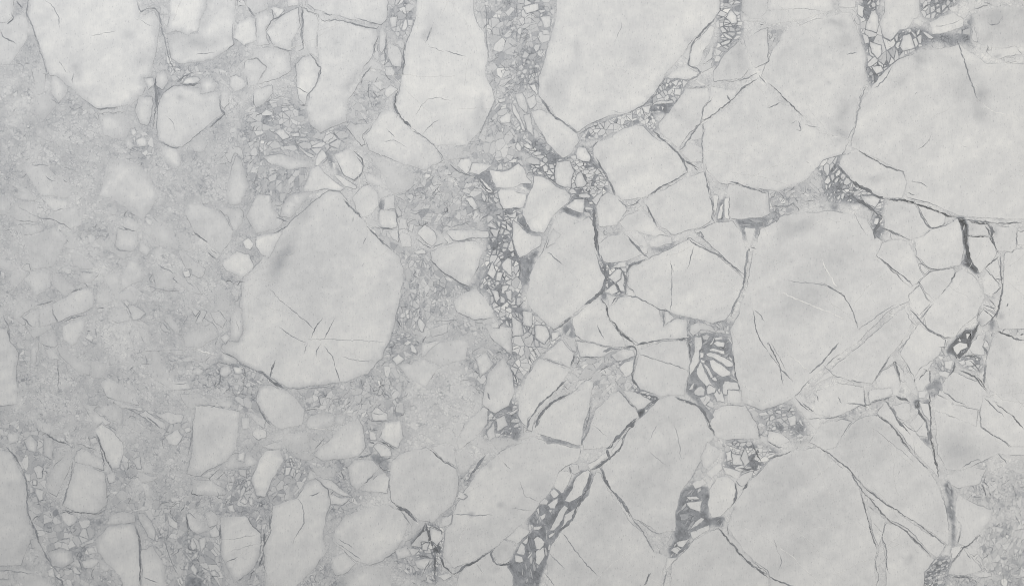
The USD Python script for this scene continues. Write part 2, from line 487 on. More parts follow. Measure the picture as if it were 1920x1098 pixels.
s 215 0 655,375 700,370 760,410 740,430 670,410
s 216 0 600,170 650,140 700,160 680,190 630,195
s 199 1 510,240 590,205 680,240 690,290 600,300 540,280
s 217 0 490,70 540,40 600,80 590,120 530,110
s 212 0 400,80 440,40 475,90 470,150 430,140
s 215 0 0,440 60,490 160,590 150,620 100,620 40,560
s 212 0 0,510 60,590 110,640 60,620 0,560
s 212 0 370,560 440,550 420,590
s 214 0 450,560 500,550 560,600 500,595
s 210 0 280,860 360,870 420,830 410,910 340,900
s 190 0 430,870 470,850 490,880 460,920
s 214 0 80,990 120,950 200,1030 150,1030
s 205 0 240,940 300,940 300,985 260,970
s 210 0 190,880 230,880 270,920 220,925
s 214 0 280,890 350,915 300,930
s 212 0 30,600 80,690 60,730 20,660
s 208 0 1300,390 1340,340 1380,395 1330,420
s 208 0 1120,640 1230,625 1270,660 1240,690 1140,670
s 205 0 1270,700 1380,610 1410,630 1320,760
s 215 0 1350,570 1400,560 1400,600
s 208 0 1220,570 1270,560 1230,610
r 6 .8 206 143 350,30 610,30 760,130 900,180 960,230 1100,200 1120,90 1290,110 1300,260 1460,380 1464,620 1300,780 1330,1000 1290,1000 1180,880 1000,800 1040,700 1000,590 850,510 760,450 600,420 540,300 700,250 500,140
r 7 .85 208 150 0,400 100,340 200,600 260,820 400,900 340,1098 100,1098 200,900 100,750 0,560
r 6 .8 207 155 160,280 440,280 420,300 300,340 260,370 190,360
d 140 440,860 495,880 490,930 560,990 580,1050 520,1020 430,940
d 142 500,520 595,510 590,560 560,600 510,550
d 138 920,800 985,770 1080,840 1180,870 1150,900 1080,860 1000,830
d 150 280,830 330,810 400,815 350,850 300,850
d 142 540,640 560,620 520,790 490,800 530,720
@11
s 213 0 540,10 600,-50 640,-55 680,-20 690,60 640,110 605,125 565,80 545,30
s 206 5 0,0 80,0 100,80 160,140 120,190 0,215 -60,120
s 208 4 150,60 180,0 320,-20 260,50 200,130 130,120
s 212 0 0,230 40,215 100,220 150,210 80,340 60,355 30,330 0,290
s 210 0 690,160 700,80 790,90 795,180 770,190 720,185
s 209 1 720,60 720,10 780,0 785,80 720,85
s 209 0 740,200 800,190 805,270 770,250
s 209 0 810,210 870,220 870,290 820,290 805,240
s 208 0 810,130 850,130 850,200 800,190
s 210 0 860,160 890,160 880,210 860,200
s 211 1 905,210 950,160 1010,210 1020,260 990,290 930,240
s 207 2 880,310 950,300 960,330 900,330
s 212 2 1070,210 1100,190 1220,195 1310,200 1310,240 1200,245 1110,260
s 210 0 980,320 1050,285 1110,265 1240,255 1280,310 1250,400 1200,510 1130,490 1050,430 990,370
s 209 1 1110,600 1180,545 1240,525 1290,580 1310,610 1340,650 1330,690 1230,700 1130,660
s 215 0 910,720 925,690 960,730 940,770 920,760
s 215 0 765,920 800,885 835,920 790,960
s 214 0 865,850 880,840 910,870 905,895 870,880
s 206 3 970,750 1080,720 1080,770 990,800
s 207 2 930,830 1040,820 930,915
s 206 2 1290,730 1440,740 1440,900 1390,860 1320,800
s 206 2 1240,920 1290,880 1340,950 1260,1030
s 214 0 1310,420 1330,370 1355,430 1340,475 1300,440
s 213 0 1380,390 1420,350 1440,360 1440,460 1390,420
s 214 0 1300,170 1325,145 1360,180 1340,190
s 212 0 1180,20 1220,10 1250,60 1230,85
s 212 0 1320,530 1360,540 1370,580 1355,610
s 211 0 1400,540 1440,530 1440,600 1410,580
s 213 0 1060,460 1105,475 1100,490 1070,480
s 210 0 1370,560 1400,580 1400,610 1375,605
s 208 0 1320,720 1370,720 1370,750 1330,745
s 214 0 1360,430 1385,440 1375,480 1350,480
s 214 0 1400,490 1440,470 1440,510
s 203 8 970,840 1150,810 1200,830 1180,920 1040,960 950,920
r 7 .8 206 170 870,330 980,330 1050,430 1140,490 1230,520 1180,540 1110,590 1100,660 960,720 800,780 740,830 760,720 820,560 830,430
r 8 .85 209 148 1280,370 1370,60 1440,100 1440,700 1380,720 1340,650 1310,560 1240,520 1290,400
r 8 .85 209 155 1240,0 1370,0 1400,120 1330,280 1300,240 1310,180
r 8 .8 207 165 740,760 920,800 920,920 840,940 700,920
r 7 .75 204 178 850,0 1240,0 1290,170 1080,200 1010,200 900,150 840,100
r 8 .75 204 172 1140,900 1290,820 1440,900 1290,1098 1200,1050 1160,950
r 8 .8 206 172 1110,680 1290,720 1290,810 1160,780
r 8 .7 204 176 640,960 760,940 860,1040 800,1098 560,1070
r 7 .8 206 172 620,170 740,210 830,300 870,330 820,380 740,280
d 163 1210,510 1280,370 1300,410 1260,500
d 145 690,60 705,20 720,40 720,80 695,115
d 150 1140,490 1230,520 1180,540
m 1010,770 60,25 0 -12
v 2.5 184 290,806 420,810 550,815 720,822
v 4 155 75,530 180,625 260,690 325,750
v 5 150 310,800 330,740 375,690
v 5 148 385,808 420,740 445,690
v 5 148 380,840 420,890 450,970 475,1050
v 5 150 370,830 340,870 338,910
v 4 160 130,740 190,785 280,825
v 4 155 270,890 290,840
v 8 148 80,1030 95,970 108,925
v 3 170 480,905 560,925 660,930
v 4 160 600,275 622,235
v 13 150 0,985 50,1000 90,1050 160,1090
v 9 142 490,20 540,70 600,130
v 7 150 615,170 680,230 720,280
v 7 150 690,180 770,190
v 6 150 800,190 805,270
v 6 155 790,80 800,180
v 6 150 895,240 990,300
v 6 150 980,360 1060,440 1140,490 1220,520
v 4 160 990,295 1060,270
v 5 158 1110,180 1200,150
v 4 160 1075,205 1110,260 1210,250
v 5 150 545,150 550,120
v 7 158 100,220 170,180 190,150
v 5 155 110,125 180,150
v 4 160 1020,710 1130,700
v 5 155 960,790 930,830
v 4 165 160,1090 300,1085 420,1070
v 9 150 700,30 700,90
v 5 150 850,160 860,210
@12
s 216 0 5,135 40,165 80,205 110,220 170,235 160,285 90,325 35,355 15,300 0,250
s 209 1 100,440 130,380 170,320 230,150 290,95 345,120 350,165 430,120 460,150 470,240 465,310 490,390 530,470 510,530 490,565 400,625 320,690 230,755 170,700 90,620 75,560 95,500
s 209 0 470,60 500,10 540,-20 600,10 650,80 640,100 590,170 490,180 480,120
s 210 0 600,150 650,110 720,80 790,130 820,180 880,225 800,230 740,220 690,200 640,200
s 206 0 490,270 540,230 620,220 680,270 740,330 640,370 560,385 510,370 485,320
s 214 1 660,220 700,205 760,260 770,300 720,280
s 214 1 770,260 830,220 900,230 900,270 820,290 780,290
s 212 0 700,300 770,290 760,330 720,320
s 209 0 650,420 760,360 900,290 1000,240 1130,320 1220,390 1310,470 1290,560 1250,640 1200,700 1130,720 1000,690 890,660 830,640 700,570 650,510
s 209 0 1020,200 1150,150 1240,150 1290,210 1320,330 1310,450 1200,360 1090,260
s 212 0 1310,180 1370,185 1350,260 1330,310
s 213 0 540,460 600,410 615,420 610,470 580,500
s 212 0 520,540 575,500 600,540 560,560
s 209 0 580,490 620,420 640,540 610,540
s 214 0 645,520 680,530 695,565 650,565
s 212 0 550,420 600,380 640,370 640,400 580,410
s 210 0 530,560 600,570 575,610 545,620
s 210 0 550,610 610,570 700,570 830,640 850,740 920,690 980,700 990,800 850,815 720,840 650,790 590,740 545,680
s 209 0 340,690 400,640 490,580 530,640 545,700 620,790 640,850 560,860 400,815 355,790 340,720
s 208 0 360,815 600,860 500,910 380,910 370,860
s 209 0 190,880 280,810 310,850 350,880 330,970 270,940 170,910
s 210 0 710,870 850,820 980,815 1000,900 1010,970 980,1050 970,1120 850,1130 780,1110 720,1090 680,1030 700,950
s 211 0 560,900 620,865 680,870 690,900 620,930 590,930
s 213 0 600,970 640,930 690,920 680,1000 640,1020
s 211 0 130,730 190,730 210,790 180,840 130,800
s 209 0 60,650 120,660 110,740 60,730
s 211 0 220,770 270,770 260,800 220,820
s 209 0 0,680 50,720 70,780 0,800
s 214 0 1170,70 1190,40 1180,130 1150,140
s 213 0 1195,20 1220,10 1222,140 1195,130
s 211 0 1130,0 1165,0 1150,100 1135,130
s 210 4 230,190 270,220 240,270 190,300 210,230
s 206 0 860,640 920,690 860,730
d 145 1165,40 1205,0 1190,140 1145,150 1160,90
d 138 1255,140 1330,130 1440,125 1440,170 1400,180 1360,260 1370,190 1310,180 1310,260 1285,180
d 150 285,740 330,690 355,800 290,790
d 135 40,365 100,330 150,310 120,380 90,500 50,500
d 135 270,80 300,70 340,95 390,110 380,125 300,100
d 150 400,50 460,50 455,95 410,90
d 135 30,100 60,110 110,200 180,230 80,205
d 160 780,300 870,290 920,250 1000,200 900,230 920,280 850,320
d 140 500,550 530,550 530,580 505,580
d 145 0,630 55,635 50,660 0,660
d 145 455,50 475,60 490,280 485,310 470,250 460,150
d 150 1040,210 1060,205 1080,240 1050,230
r 7 .7 205 165 490,190 590,175 620,215 520,230
r 9 .85 209 152 0,630 60,640 170,690 230,760 280,800 180,880 110,950 50,1060 0,1098 0,900
r 9 .85 211 184 330,970 450,930 560,900 600,1000 660,1040 700,1098 560,1098 400,1098 280,1090 320,1020
r 7 .8 207 150 470,370 540,380 640,370 660,420 640,560 540,560 500,500
r 6 .8 205 165 850,640 990,690 1240,710 1250,800 920,820
r 7 .8 207 165 360,880 520,900 620,850 700,880 600,1000 500,930 340,980
m 690,260 30,25 0 -18
m 600,910 25,18 0 -22
m 860,270 40,25 0 -10
m 700,130 50,40 0 -8
m 1250,230 20,14 0 -18
m 1300,40 60,60 0 -10
m 560,80 60,40 0 -6
v 9 146 750,50 790,110 815,180
v 7 146 1110,0 1130,70 1125,130 1140,160
v 6 150 1222,0 1220,140
v 16 142 462,60 465,160 475,240 480,300 490,350
v 13 144 490,350 530,400 530,480 510,540 410,620
v 10 142 620,420 640,480 640,560
v 7 146 580,490 610,540
v 6 150 560,610 590,570
v 5 155 650,565 700,570 830,640 900,660
v 5 162 890,370 905,480 890,650
v 10 138 500,580 530,620 545,690 620,780 700,840
v 10 140 700,840 790,820 850,815
v 8 140 920,810 985,800
v 10 142 620,855 700,850 690,950 670,1030 720,1090
v 16 150 510,880 560,860 600,865
v 4 165 715,890 850,935 990,980
v 3 170 360,810 480,840 570,860
v 4 165 150,910 330,970
v 8 142 350,880 335,960
v 9 160 850,650 855,740
v 9 146 760,355 650,400 640,440
v 9 146 640,225 690,280 740,330 770,350
v 6 155 980,240 1050,290 1150,330 1250,400 1290,450
v 5 155 1150,320 1230,390
v 11 165 1330,300 1310,400 1310,470 1280,560 1250,620 1230,680
v 4 155 1365,640 1400,680 1420,710
v 5 155 1355,640 1375,760 1400,820 1440,880
v 10 145 240,1098 300,1040
v 4 160 200,320 290,390
v 8 145 340,680 270,740 230,760
v 7 145 0,240 20,310 40,370 45,480
v 10 148 0,75 50,75
v 6 155 590,20 650,70
v 5 160 1020,290 1000,380 980,420
v 10 140 0,980 30,1030 30,1080
v 6 150 90,900 110,940
v 6 150 380,910 500,910
v 5 160 480,730 520,810
v 6 155 1340,290 1380,300
v 5 155 650,60 700,50 720,20
@z 1260 560 6.1
s 213 0 250,440 335,430 340,530 310,600 315,720 260,800 200,880 200,790 230,700 250,600
s 214 0 285,790 330,710 360,800 430,950 490,1000 480,1010 390,1000 310,930 275,870
s 214 0 420,700 480,700 570,760 670,840 670,890 590,890 520,860 450,790
s 214 0 375,625 440,610 580,660 690,730 710,780 640,790 560,730 450,670
s 212 0 425,570 470,565 605,590 605,630 500,610 425,595
s 210 0 470,510 510,475 605,500 600,550 520,550
s 209 0 480,440 570,430 580,460 490,470
s 210 0 570,1000 610,940 740,960 770,1020 780,1098 580,1098
s 207 0 350,730 400,760 480,890 460,910 400,830 360,780
s 207 0 460,900 500,890 525,940 490,945
s 211 0 315,615 355,615 355,670 320,680
s 211 0 320,690 370,700 365,730 330,720
s 205 1 210,310 300,280 450,300 500,360 600,350 600,400 450,370 330,350 240,430 210,380
s 188 0 340,420 400,400 440,420 400,470 350,460
s 209 0 420,980 500,1020 500,1070 400,1098 390,1030
s 207 0 180,1040 260,950 240,1030
s 200 0 250,1060 330,990 380,1040 370,1098 260,1098
s 205 0 620,310 660,320 660,370 620,360
s 210 0 520,1040 550,1020 550,1090
s 209 0 430,520 465,470 475,430 490,430 470,500 440,530
s 207 0 630,420 680,480 680,520 640,460
s 206 0 690,830 710,820 720,900 690,870
s 206 0 640,650 690,680 690,720 650,690
d 143 170,400 250,470 340,395 430,380 520,395 620,420 680,500 700,600 720,800 740,930 775,1060 740,1130 640,1090 520,1150 400,1085 290,1140 160,1080 200,900 230,700 200,600
r 6 .8 205 160 190,220 480,270 600,260 680,310 680,420 480,390 250,430 200,350
v 7 142 50,465 170,455
v 8 140 180,430 220,690
v 6 142 700,600 720,830 780,1098
v 5 140 190,890 170,1050
v 6 112 320,600 335,570 350,575
@13
s 206 1 640,270 680,250 790,260 830,350 850,400 880,460 800,520 690,410 610,340
s 205 1 680,40 830,50 870,130 910,190 860,230 810,250 720,210 650,180 660,110
s 206 0 840,50 1000,110 990,170 920,185 880,130
s 207 0 830,240 920,190 1000,170 1070,130 1095,230 1100,320 1085,390 920,418 840,350 825,290
s 206 0 1130,230 1240,235 1280,280 1290,330 1230,400 1190,440 1150,390 1125,340
s 204 1 1130,170 1220,165 1240,230 1130,225
s 205 1 1280,170 1400,180 1395,290 1370,320 1290,310 1260,230
s 206 0 860,640 930,590 1000,520 1060,430 1090,410 1170,460 1220,570 1170,680 1100,740 1050,800 960,790 890,740
s 205 0 880,460 920,425 1040,405 1050,450 990,540 930,590 880,540 850,490
s 205 2 790,560 850,500 900,590 910,610 850,680 800,630
s 207 0 1200,470 1230,430 1290,490 1300,520 1260,570 1220,550
s 207 0 1230,400 1290,350 1310,420 1310,480 1270,470
s 204 1 1330,320 1400,300 1440,290 1440,770 1300,750 1280,700 1310,600 1320,500
s 205 1 1400,200 1440,190 1440,290 1400,280
s 205 1 1280,770 1340,780 1400,815 1440,812 1440,1290 1375,1235 1300,1135 1245,1090 1220,1000 1230,900 1250,830
s 208 0 1220,630 1280,670 1260,700 1200,740 1170,700
s 211 0 1035,850 1070,825 1120,830 1120,860 1080,890 1050,900
s 204 2 1130,850 1180,780 1220,790 1210,860 1220,900 1150,890
s 207 1 600,1040 640,980 710,950 740,1050 735,1130 640,1130
s 206 1 770,830 850,720 900,760 1000,810 990,860 930,930 870,960 820,1020 780,950 740,890
s 208 0 820,1040 890,980 910,1050 870,1098 840,1098
s 205 0 960,1000 1030,990 1020,1040 960,1010
s 211 1 520,0 590,0 640,20 600,70 540,40
s 212 1 600,130 650,130 630,170 590,160
s 213 0 1110,780 1140,780 1115,810
s 207 3 1080,930 1150,920 1170,950 1100,970
d 108 1060,120 1100,128 1130,180 1120,230 1110,250 1130,300 1115,340 1150,390 1190,440 1170,445 1100,390 1110,330 1100,270 1100,220
d 130 1240,720 1270,690 1270,750 1255,770
d 125 1000,880 1040,820 1100,770 1160,750 1190,710 1160,780 1130,840 1100,890 1060,910 1040,900
d 138 890,1090 940,1030 990,1020 980,1098 900,1098
d 155 40,60 70,110 50,150
d 155 340,60 400,40 380,95
d 140 590,190 630,170 660,200 620,220 600,250
r 6 .7 200 145 1060,910 1180,890 1210,930 1200,990 1120,980 1070,940
r 6 .7 200 160 1190,790 1250,800 1230,900 1200,860
r 7 .8 205 162 880,960 1000,860 1040,900 1040,1000 960,1010 910,960
r 6 .75 205 150 400,0 620,0 660,20 640,120 660,180 620,280 580,240 600,100 480,30
r 6 .7 205 172 540,240 620,250 660,280 600,300
r 7 .8 203 165 0,0 150,0 160,70 60,150 0,160
m 1270,200 25,40 20 -35
m 1130,180 30,30 0 -25
m 1310,680 12,12 0 -25
m 1190,720 40,40 0 -25
m 1290,640 12,30 0 -14
m 1090,250 20,30 0 -10
m 845,297 8,6 0 -30
m 985,390 6,5 0 -30
v 10 116 670,20 750,25 820,45 900,70 1000,110 1060,125
v 7 138 1060,125 1110,140 1230,150 1330,160 1440,150
v 7 102 1130,232 1240,235
v 12 138 1230,155 1260,200 1260,230 1290,310
v 10 110 1140,155 1180,150 1230,160
v 8 130 1220,180 1250,230
v 7 112 1295,345 1230,400 1225,420
v 5 130 1225,420 1300,500
v 5 140 1270,470 1310,475
v 8 138 1310,340 1310,480 1320,520 1290,650 1280,690
v 6 135 1265,555 1310,515
v 6 158 840,50 870,130 920,190 990,170
v 4 165 920,190 870,230
v 6 146 830,340 860,380 925,420 1050,402
v 5 155 880,460 920,425
v 7 140 1055,430 1030,480
v 6 145 1000,520 980,550
v 4 160 850,500 910,600
v 6 152 930,605 860,690 850,700
v 6 138 800,640 850,700 900,750 960,790 1030,800
v 4 150 880,730 930,780 980,795
v 3 170 770,640 800,700 830,730
v 6 142 610,340 700,410 770,460 815,515
v 5 146 300,490 400,545 460,610 490,690 510,750
v 4 162 110,480 240,495 300,500 430,560
v 4 178 510,755 620,670 720,615
v 8 156 400,830 350,890 300,940 230,1000
v 6 146 0,820 40,900 70,980 100,1000 140,1045
v 5 150 0,880 60,960 90,1070
v 3 165 20,830 100,980
v 7 142 600,1030 640,970 690,910
v 10 132 700,945 720,930 735,990 742,1050
v 5 175 730,870 780,820 820,750
v 3 165 480,100 520,170 550,225
v 12 136 480,10 560,60 610,100 640,120 610,180 600,240
v 8 138 640,180 720,215 800,250
v 12 130 600,0 660,20
v 5 150 1215,610 1280,635
v 5 145 1210,640 1270,690
v 4 150 1250,580 1280,630
v 4 155 1175,690 1190,650
v 9 108 1290,765 1340,780 1400,808 1440,812
v 5 115 1300,760 1350,790 1410,805
v 10 108 1420,785 1440,783
v 7 132 1180,1020 1235,1095
v 12 162 1220,950 1225,1060
v 6 150 960,855 1000,850
v 6 155 10,60 120,60 140,40 155,70
v 4 168 780,950 820,1020
v 5 140 825,1020 820,1050
v 5 145 850,1030 900,980
v 9 140 905,980 915,1060
v 7 115 1090,905 1160,895 1190,905
v 7 120 1340,630 1350,610
v 4 165 310,950 380,1020 430,1030
v 5 160 470,1040 530,1055
v 4 160 1400,210 1395,290
v 4 228 300,350 340,440 400,540
v 4 226 60,540 250,620 440,700
v 4 222 230,990 100,880
@20
s 205 2 0,310 60,340 110,440 140,490 160,580 155,690 185,800 120,980 0,1000
s 208 1 130,280 170,250 210,290 205,350 160,340
s 203 1 245,260 300,270 295,390 240,370
s 207 1 40,240 100,230 105,280 50,300
s 209 0 430,340 460,320 580,400 585,450 500,420 420,400
s 206 0 355,650 400,480 425,400 590,460 600,560 605,640 530,695 440,680
s 208 0 435,290 500,300 530,335 460,305
s 207 0 505,270 540,260 545,295 520,300
s 208 0 525,220 570,180 640,230 690,290 700,340 670,430 630,440 580,340 550,260
s 207 0 600,470 640,460 645,510 610,525
s 199 3 255,540 300,420 400,330 410,400 320,590 270,570
s 207 0 190,440 215,415 240,440 240,490 210,495
s 209 0 180,500 210,500 205,530 180,530
s 209 0 195,545 240,560 240,610 215,620
s 207 0 140,460 170,470 170,510 150,510
s 209 0 165,540 185,545 190,570 170,575
s 206 1 1085,330 1080,210 1100,90 1170,80 1250,100 1350,115 1340,230 1330,330 1270,400 1180,440 1130,480 1050,470
s 208 0 340,690 370,675 430,700 430,735 390,765 345,730
s 208 1 590,760 630,690 700,680 760,700 760,740 650,750
s 207 0 540,840 600,770 700,745 760,750 780,850 785,960 780,1098 680,1050 600,970 550,900
s 209 0 770,690 810,690 860,740 880,800 870,850 830,820 800,750
s 207 2 790,900 860,870 930,1000 940,1098 800,1080
s 210 0 1050,700 1065,680 1140,740 1170,780 1110,805 1065,780
s 209 0 1155,690 1190,670 1225,700 1225,750 1175,770
s 206 0 1175,790 1220,750 1235,790 1230,820 1190,820
s 207 0 1070,870 1085,820 1110,880 1080,900
s 207 0 1120,830 1160,820 1150,880 1130,910
s 206 0 1070,940 1115,895 1110,930 1080,950
s 209 0 1070,1000 1085,970 1105,1000 1100,1040
s 208 0 1035,1000 1060,960 1060,1010
s 207 0 1180,1020 1210,1005 1235,1045 1190,1045
s 206 1 265,910 340,880 400,900 415,960 350,1000 290,980
s 207 0 460,960 520,940 560,960 520,1000 470,990
s 207 0 485,890 520,875 550,910 500,920
s 206 0 445,870 530,825 535,850 460,880
s 206 0 320,840 390,825 390,860
s 207 0 400,990 420,980 460,1030 415,1030
s 208 0 270,1010 300,1000 310,1050 275,1040
s 203 8 540,110 600,80 690,100 680,200 600,150
s 206 2 780,130 820,110 930,190 930,220 880,200
s 205 2 870,130 940,120 1035,140 1020,180 960,190
s 205 1 930,260 1000,215 1030,260 1000,310 950,300
s 207 0 1035,210 1070,195 1075,220 1050,235
s 205 5 740,390 790,360 800,440 770,440
s 205 5 790,520 830,530 860,600 820,600
s 209 1 960,590 1025,610 960,635
s 211 0 1350,620 1375,590 1395,625 1380,640
s 206 1 1290,480 1320,480 1320,520 1295,515
s 208 0 1400,600 1420,600 1420,650 1400,640
s 207 0 1275,650 1310,640 1320,680 1290,680
s 206 2 1340,340 1380,350 1370,400 1340,390
s 207 1 1360,150 1400,150 1400,210 1365,220
s 199 2 1340,440 1390,440 1385,490 1350,480
s 206 0 900,760 930,790 900,810
s 207 0 940,700 1000,740 1000,780 950,760
s 206 1 0,1010 40,1010 50,1060 0,1070
d 138 1030,1098 1040,1050 1080,1040 1130,1060 1150,1098
d 165 510,730 560,720 580,750 540,775
d 160 1310,640 1440,660 1440,710 1390,700 1330,690
r 9 .8 205 172 0,150 60,130 200,220 310,330 260,420 250,560 330,640 340,760 600,700 540,820 560,940 450,1098 300,1030 250,880 190,790 155,690 160,560 130,450 100,390 30,310 0,300
r 9 .8 206 178 760,650 1050,670 1050,800 1060,1000 1000,1098 940,1050 870,880 780,700
r 8 .8 205 158 1050,800 1240,830 1240,960 1290,1098 1110,1060 1030,1040
r 8 .8 206 168 1270,450 1440,420 1440,680 1240,700 1280,580
r 7 .7 204 180 600,560 900,580 1260,600 1250,680 1050,660 620,680
r 8 .7 203 174 640,440 700,350 780,340 760,500 680,560 620,540
r 8 .8 204 176 700,110 900,120 1060,180 1060,300 960,300 880,220
r 8 .8 205 172 1350,0 1440,0 1440,130 1300,110
r 8 .7 203 178 450,1000 700,1020 780,1098 440,1098
m 1180,270 8,16 0 -22
m 60,530 40,25 0 -7
m 150,880 30,90 25 -12
m 1200,720 20,12 30 -14
v 6 152 230,225 300,270 380,300 400,315
v 7 162 30,310 90,370 130,440 150,520 155,600 150,680 180,740 220,850 270,950 330,1030
v 5 160 0,1000 100,1015 190,1030
v 6 148 540,250 560,300 600,390 630,450
v 5 152 430,290 540,335
v 5 150 560,310 590,420
v 6 152 820,140 870,180 900,215
v 5 160 700,95 760,120 820,150
v 4 165 600,190 660,230
v 4 165 1100,85 1170,80 1250,100
v 5 155 1240,90 1260,105
v 6 168 410,400 400,480 350,650
v 7 148 350,670 440,680 530,695 590,670
v 8 152 765,760 790,850 785,1000 790,1090
v 6 160 880,760 930,850 960,950 1000,1040
v 7 148 1050,690 1060,820
v 6 152 1240,740 1235,850
v 5 148 1270,965 1340,935
v 6 150 1430,1010 1400,1060
v 4 165 800,1040 890,1080
v 4 165 1055,370 1075,300 1080,210
v 2 175 1250,840 1330,830 1440,810
v 2 175 1300,900 1440,860
v 7 150 300,1030 350,1070 350,1098
v 6 160 440,940 470,1010
v 4 165 590,600 620,580
v 7 158 1060,850 1065,900 1120,890
@21
s 207 1 20,-30 90,-30 170,0 240,60 275,110 260,190 150,220 90,190 40,120 0,60
s 212 0 310,360 400,290 460,220 530,170 575,150 600,200 620,310 580,370 480,385 380,395
s 203 4 280,200 300,140 380,110 450,140 440,200 330,220
s 204 5 150,250 300,230 300,340 220,350 150,300
s 209 0 650,120 680,90 740,130 740,165 660,170
s 212 0 695,260 730,180 810,165 830,260 800,330 720,290
s 213 0 660,310 690,290 760,330 765,375 700,370
s 210 0 630,220 680,240 680,280 640,280
s 210 0 20,390 60,330 130,330 155,390 100,490 50,600 0,590 -30,500
s 207 1 90,650 230,600 290,510 350,490 410,570 420,640 390,720 380,830 400,900 330,1000 230,1090 90,1098 45,1000 40,880 80,800 80,700
s 207 1 440,780 500,700 600,660 750,640 820,680 850,760 830,830 790,900 720,950 640,980 560,960 480,890 430,850
s 206 1 510,430 560,390 660,390 690,440 620,510 570,560 530,530
s 206 1 620,520 720,460 750,490 740,580 680,570 590,560
s 205 1 410,570 470,600 540,600 490,640 420,640
s 207 1 760,400 810,350 880,330 960,320 1130,440 1140,550 1110,640 1050,690 1000,740 920,730 840,660 760,620 750,500
s 207 1 980,320 1060,295 1110,320 1130,430 1050,390
s 206 1 1130,270 1200,170 1280,85 1310,110 1300,190 1240,270 1140,330
s 207 2 430,940 500,910 560,970 520,1020 450,1045 425,1000
s 199 0 870,870 920,800 970,780 970,850 930,880
s 207 0 980,770 1050,790 1050,830 1020,870 985,840
s 209 0 890,960 950,940 1000,945 960,1000 910,1000
s 205 0 780,900 850,870 870,930 800,950
s 206 0 850,880 920,890 880,930
s 205 0 930,850 975,850 960,900 930,890
s 208 0 1020,1040 1090,1030 1110,1040 1060,1070
s 208 0 1140,560 1190,590 1170,610 1130,600
s 208 0 1050,720 1110,690 1090,760 1030,770
s 204 0 1350,160 1400,140 1420,190 1360,230
s 205 0 1300,230 1340,180 1350,260 1310,280
s 206 0 340,480 420,500 500,570 550,600 480,590 400,550
s 210 0 0,210 60,220 60,260 10,280 -20,250
s 205 4 30,310 100,290 150,300 140,325 60,325
s 202 10 500,1040 620,985 760,990 780,1098 500,1098
d 143 1310,85 1400,70 1440,20 1440,110 1400,130 1350,150
d 115 1000,880 1040,870 1030,910 1005,910
d 150 640,360 690,350 750,400 745,480 700,430 660,400
r 7 .85 206 160 150,340 200,360 300,440 280,510 220,600 60,640 60,590 130,470 160,400
r 7 .8 206 165 440,420 500,430 540,600 590,590 580,640 420,720 390,760 420,650 480,620
r 7 .85 207 142 870,850 960,750 1060,770 1060,880 1010,1080 980,1080 1000,930 900,930
r 8 .8 207 152 1310,90 1440,50 1440,250 1290,270 1200,520 1150,520 1290,330 1280,240
r 7 .8 206 176 250,0 600,0 760,0 790,130 740,120 600,150 450,130 380,110 290,120
r 7 .8 206 165 600,160 650,150 690,200 690,350 640,360 620,300
r 8 .8 205 172 740,0 830,0 830,130 790,150
r 7 .8 206 165 760,950 1000,900 980,1080 900,1050 800,1000
r 7 .8 205 166 1110,520 1180,480 1160,600 1120,760 1090,700
r 7 .7 203 178 240,1090 340,1000 420,920 430,1050 500,1040 480,1098
r 6 .75 205 172 380,390 510,395 500,430 420,430 330,420 280,400
r 8 .8 207 165 -40,650 90,640 80,800 30,1000 -40,1098
m 1380,645 12,10 0 -40
m 1325,658 10,8 0 -28
m 1210,700 8,8 0 -35
m 1325,425 10,8 0 -28
m 1350,1010 20,20 0 -14
v 7 148 0,70 60,170 90,200
v 8 148 40,780 50,830 35,930 10,1000
v 6 150 35,950 60,1050
v 7 150 70,800 90,700 90,650
v 4 168 210,860 220,810 270,750 270,650 230,600
v 4 165 300,590 360,570
v 5 158 330,480 410,560 410,610
v 6 142 970,325 1050,395 1120,440
v 12 146 780,630 850,680 910,740
v 5 165 800,660 860,740 880,770
v 5 158 460,830 550,885
v 4 160 450,850 590,950
v 4 160 720,945 790,900
v 12 118 950,740 970,800 985,870
v 8 138 1030,920 1060,980 1110,1040 1160,1000 1250,950 1340,890
v 10 138 1340,890 1320,910 1350,970 1390,980 1440,965
v 8 134 870,860 940,790 950,740
v 6 140 920,870 980,840
v 7 140 980,760 1050,785 1050,830
v 14 138 1010,900 1000,1060
v 8 140 900,920 990,940
v 5 148 930,1040 980,950
v 12 152 1200,490 1240,430 1290,360
v 9 146 690,280 780,330
v 5 152 650,175 740,170
v 5 150 720,385 765,380
v 6 152 640,290 670,300
v 8 148 680,390 700,440 750,450
v 14 152 580,380 650,350
v 3 165 1240,970 1280,1020
v 4 160 1390,400 1430,440
v 4 168 1110,690 1220,700 1330,700
v 4 165 390,270 330,330
v 3 226 310,210 440,220
v 5 158 660,120 700,135 720,125
v 6 150 480,450 500,500
v 5 160 610,520 660,470
v 6 155 420,590 440,570
v 7 152 1300,10 1320,50
@22
s 209 0 130,210 200,100 330,20 420,-60 460,-50 430,100 400,200 390,310 250,280 140,240
s 210 0 430,220 470,110 560,20 600,0 700,110 720,150 640,220 540,320 400,330 395,290
s 208 0 620,0 710,10 790,60 740,100 710,110
s 206 0 730,150 830,50 900,30 960,60 1060,90 1090,160 1140,260 1080,330 1060,400 1000,500 950,570 930,650 920,790 830,800 730,740 680,720 630,640 560,560 500,430 550,380 620,310 640,240
s 205 0 500,460 540,560 600,640 660,730 740,810 790,900 880,930 850,1000 740,1098 230,1098 200,1030 190,900 250,800 330,720 400,600 440,530 470,450
s 206 1 1140,100 1200,80 1310,80 1380,190 1380,270 1200,275 1150,260 1110,200
s 203 2 1070,430 1060,370 1100,290 1180,340 1140,400 1090,440
